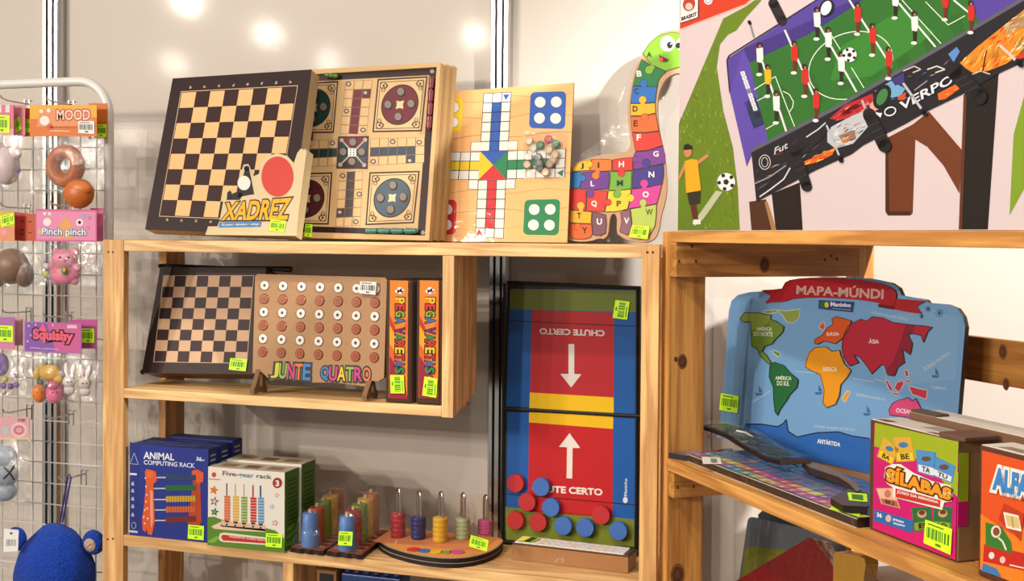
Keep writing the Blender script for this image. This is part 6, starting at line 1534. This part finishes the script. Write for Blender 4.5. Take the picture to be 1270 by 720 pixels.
def yh(w, q): w.lay([bil(q, 0, .5), bil(q, 1, .5), bil(q, 1, 1), bil(q, 0, 1)], C('e8c030'), 1); w.disc(*bil(q, .75, .3), 4, 4, C('f0a0b0'), 2, 12)
pack('toy_pack', 'yellow and pink header pack with brown crinkled contents at the left edge', (-34, 262, 18, 298, 1), 'e89870', (-36, 300, 47, 364), .06, yh, [('squishy_toy', many(B(14, 330, 22, '8a6a58', 22), B(30, 340, 12, '7a5e50', 16), B(-8, 338, 18, '94786a', 20), B(18, 318, 9, 'b09a8c', 7)))], [[(2, 282), (18, 277), (17, 264), (0, 268)]])
pack('toy_pack', 'pale header card in the stack behind the purple toy pack', (16, 394, 28, 428, 0), 'dca0b0', None, .035)
pack('toy_pack', 'pink header pack with purple and yellow toys at the left edge', (-34, 393, 18, 433, 0), 'd888a8', (-40, 434, 31, 490), .06, lambda w, q: w.lay([bil(q, 0, .7), bil(q, 1, .7), bil(q, 1, 1), bil(q, 0, 1)], C('b070b0'), 1), [('squishy_toy', many(B(2, 452, 9, '8a5ab0', 14), B(-8, 458, 9, '7a4aa0', 10))), ('beads', many(B(6, 470, 4, 'e8d060'), B(17, 467, 4, 'e0c0d8'), B(4, 478, 4, '9a70c0'), B(13, 479, 4, '8a5ab0'), B(20, 477, 3.6, '9a70c0'), B(5, 485, 3.2, 'e8e0d8')))], [[(-4, 423), (16, 424), (16, 404), (-4, 403)]])
def hh(w, q):
    w.ring(*bil(q, .82, .42), 9, 8, 2.4, C('f0d0d4'), 1, 20); w.ring(*bil(q, .82, .42), 5, 4.4, 1.8, C('d86a78'), 2, 16); w.disc(*bil(q, .58, .4), 4.5, 6, C('b9c4cc'), 2, 14)
    w.text('OK', [bil(q, .8, .8), bil(q, .95, .8), bil(q, .95, .93), bil(q, .8, .93)], C('4a2a2a'), 3); w.lay([bil(q, 0, 0), bil(q, 1, 0), bil(q, 1, .08), bil(q, 0, .08)], C('e8c890'), 1)
def cloud(w, F):
    for a in ((5, 566, 17, 'a3aebc', 14), (2, 588, 22, 'a3aebc', 16), (4, 608, 18, '9aa6b4', 13), (-10, 588, 14, '98a4b2', 28)): B(a[0], a[1], a[2], a[3], a[4])(w, F)
    k = F
    for s in (1, -1):
        pts = [k.p3(5, 586-7*s, -.0185), k.p3(12, 586, -.0215), k.p3(18, 586+9*s, -.0165)]; w.tube(pts, .0018, C('1c1c1e'), 8)
pack('toy_pack', 'pink header pack with a lumpy grey squishy marked with a black cross', (-34, 516, 36, 544, 1), 'e0a8b0', (-40, 545, 38, 626), .06, hh, [('squishy_toy', cloud)])
# blue plush hanging at the bottom
Yp = YR-.075
FPl = Frame(Vector((onY(68, 720, Yp).x, Yp, onY(68, 720, Yp).z-.06)), (1, 0, 0))
pl = thing('plush_toy', 'bright blue plush hanging from a hook by a dark cord beside the shelf post', 'plush toy', FPl)
kx = 1.8/FPX
c0 = FPl.p3(68, 712, .0)
def plf(d):
    n_ = noise.noise(Vector((d[0]*3, d[1]*3, d[2]*3+2)))*.05; return 1+n_+(.16*max(0, d[2])**5)
w = MB(FPl, 'plush_fabric'); w.ball((c0.x, c0.y, c0.z), (.082, .060, .086), C('1746b4', .8), 48, 32, None, plf); w.build('body', pl, smooth=True)
for px, py in ((20, 668), (116, 672)):
    v = FPl.p3(px, py, .01); w = MB(FPl, 'plush_fabric'); w.ball((v.x, v.y, v.z), (.024, .014, .024), C('1746b4', .8), 20, 14); o = w.build('ear', pl, smooth=True)
    w = MB(FPl, 'plush_fabric'); w.ball((v.x, v.y-.009, v.z-.002), (.014, .008, .014), C('e2bfa8'), 16, 12); w.build('ear_patch', o, smooth=True)
v0, v1 = FPl.p3(86, 589, .0), FPl.p3(76, 643, .0)
w = MB(FPl, 'soft_rubber'); w.tube([(v1.x-.003, v1.y, v1.z-.006), (v0.x-.004, v0.y, v0.z-.004), (v0.x, v0.y, v0.z+.002), (v0.x+.004, v0.y, v0.z-.004), (v1.x+.003, v1.y, v1.z-.006)], .0016, C('2c2470'), 8); w.build('cord_loop', pl, smooth=True)
w = MB(FPl, 'printed_card', -.055); q = P((4, 684), (22, 683), (23, 657), (5, 655)); w.prism([FPl.px(*t, -.055) for t in q], -.055, -.0542, C('f0ede8'))
for u in (.2, .3, .38, .5, .58, .7, .8): w.lay([bil(q, u, .25), bil(q, u+.04, .25), bil(q, u+.04, .55), bil(q, u, .55)], C('4a4a4a'), 1)
w.disc(*bil(q, .5, .82), 2, 1.6, C('6a6a6a'), 1, 10); w.build('hang_tag', pl)

# ================================================================== light
wd_ = bpy.data.worlds.new('world'); SC.world = wd_; wd_.use_nodes = True
bg = wd_.node_tree.nodes['Background']; bg.inputs[0].default_value = (1.0, .95, .89, 1); bg.inputs[1].default_value = .42
def spot(name, loc, tgt, power, size=70, rad=.045, col=(1, .9, .78), blend=.5):
    l = bpy.data.lights.new(name, 'SPOT'); l.energy = power; l.spot_size = R(size); l.shadow_soft_size = rad; l.color = col; l.spot_blend = blend
    o = bpy.data.objects.new(name, l); COL.objects.link(o); o.location = loc
    o.rotation_euler = (Vector(tgt)-Vector(loc)).to_track_quat('-Z', 'Y').to_euler(); return o
def area(name, loc, tgt, power, sx, sy, col=(1, .93, .85)):
    l = bpy.data.lights.new(name, 'AREA'); l.shape = 'RECTANGLE'; l.size = sx; l.size_y = sy; l.energy = power; l.color = col
    o = bpy.data.objects.new(name, l); COL.objects.link(o); o.location = loc
    o.rotation_euler = (Vector(tgt)-Vector(loc)).to_track_quat('-Z', 'Y').to_euler(); return o
CEIL = 3.1
def mirrored(px, py, z=CEIL):
    # ceiling lamp whose mirror image in the wall sits at this photo point
    h = onY(px, py, YW); d = (h-EYE); r = Vector((d.x, -d.y, d.z)); return h+r*((z-h.z)/r.z)
WTG = (-.7, 1.9, 1.3)
for i, (px, py, pw) in enumerate(((232, 3, 60), (332, 42, 60), (590, 44, 60), (216, 80, 45), (408, 76, 45), (160, 166, 70))):
    spot('ceiling_spot', mirrored(px, py), WTG, pw*5.9, 60, .05)
spot('ceiling_spot', (-1.55, .75, CEIL), (-1.0, 1.9, 1.2), 30, 80)
spot('ceiling_spot', (-.45, .6, CEIL), (-.5, 1.9, 1.2), 30, 80)
spot('ceiling_spot', (.2, -.2, CEIL), (.1, 1.6, 1.2), 40, 80)
spot('ceiling_spot', (-1.3, .2, CEIL), (.1, 1.6, 1.15), 130, 50)
spot('ceiling_spot', (1.6, .85, 3.05), (.3, 2.14, 1.2), 820, 55, .05, (1, .97, .92))
vs_ = SC.view_settings; SC.display_settings.display_device = 'sRGB'
vs_.view_transform = 'Standard'; vs_.look = 'None'; vs_.gamma = 1; vs_.use_curve_mapping = False; vs_.exposure = 0.0
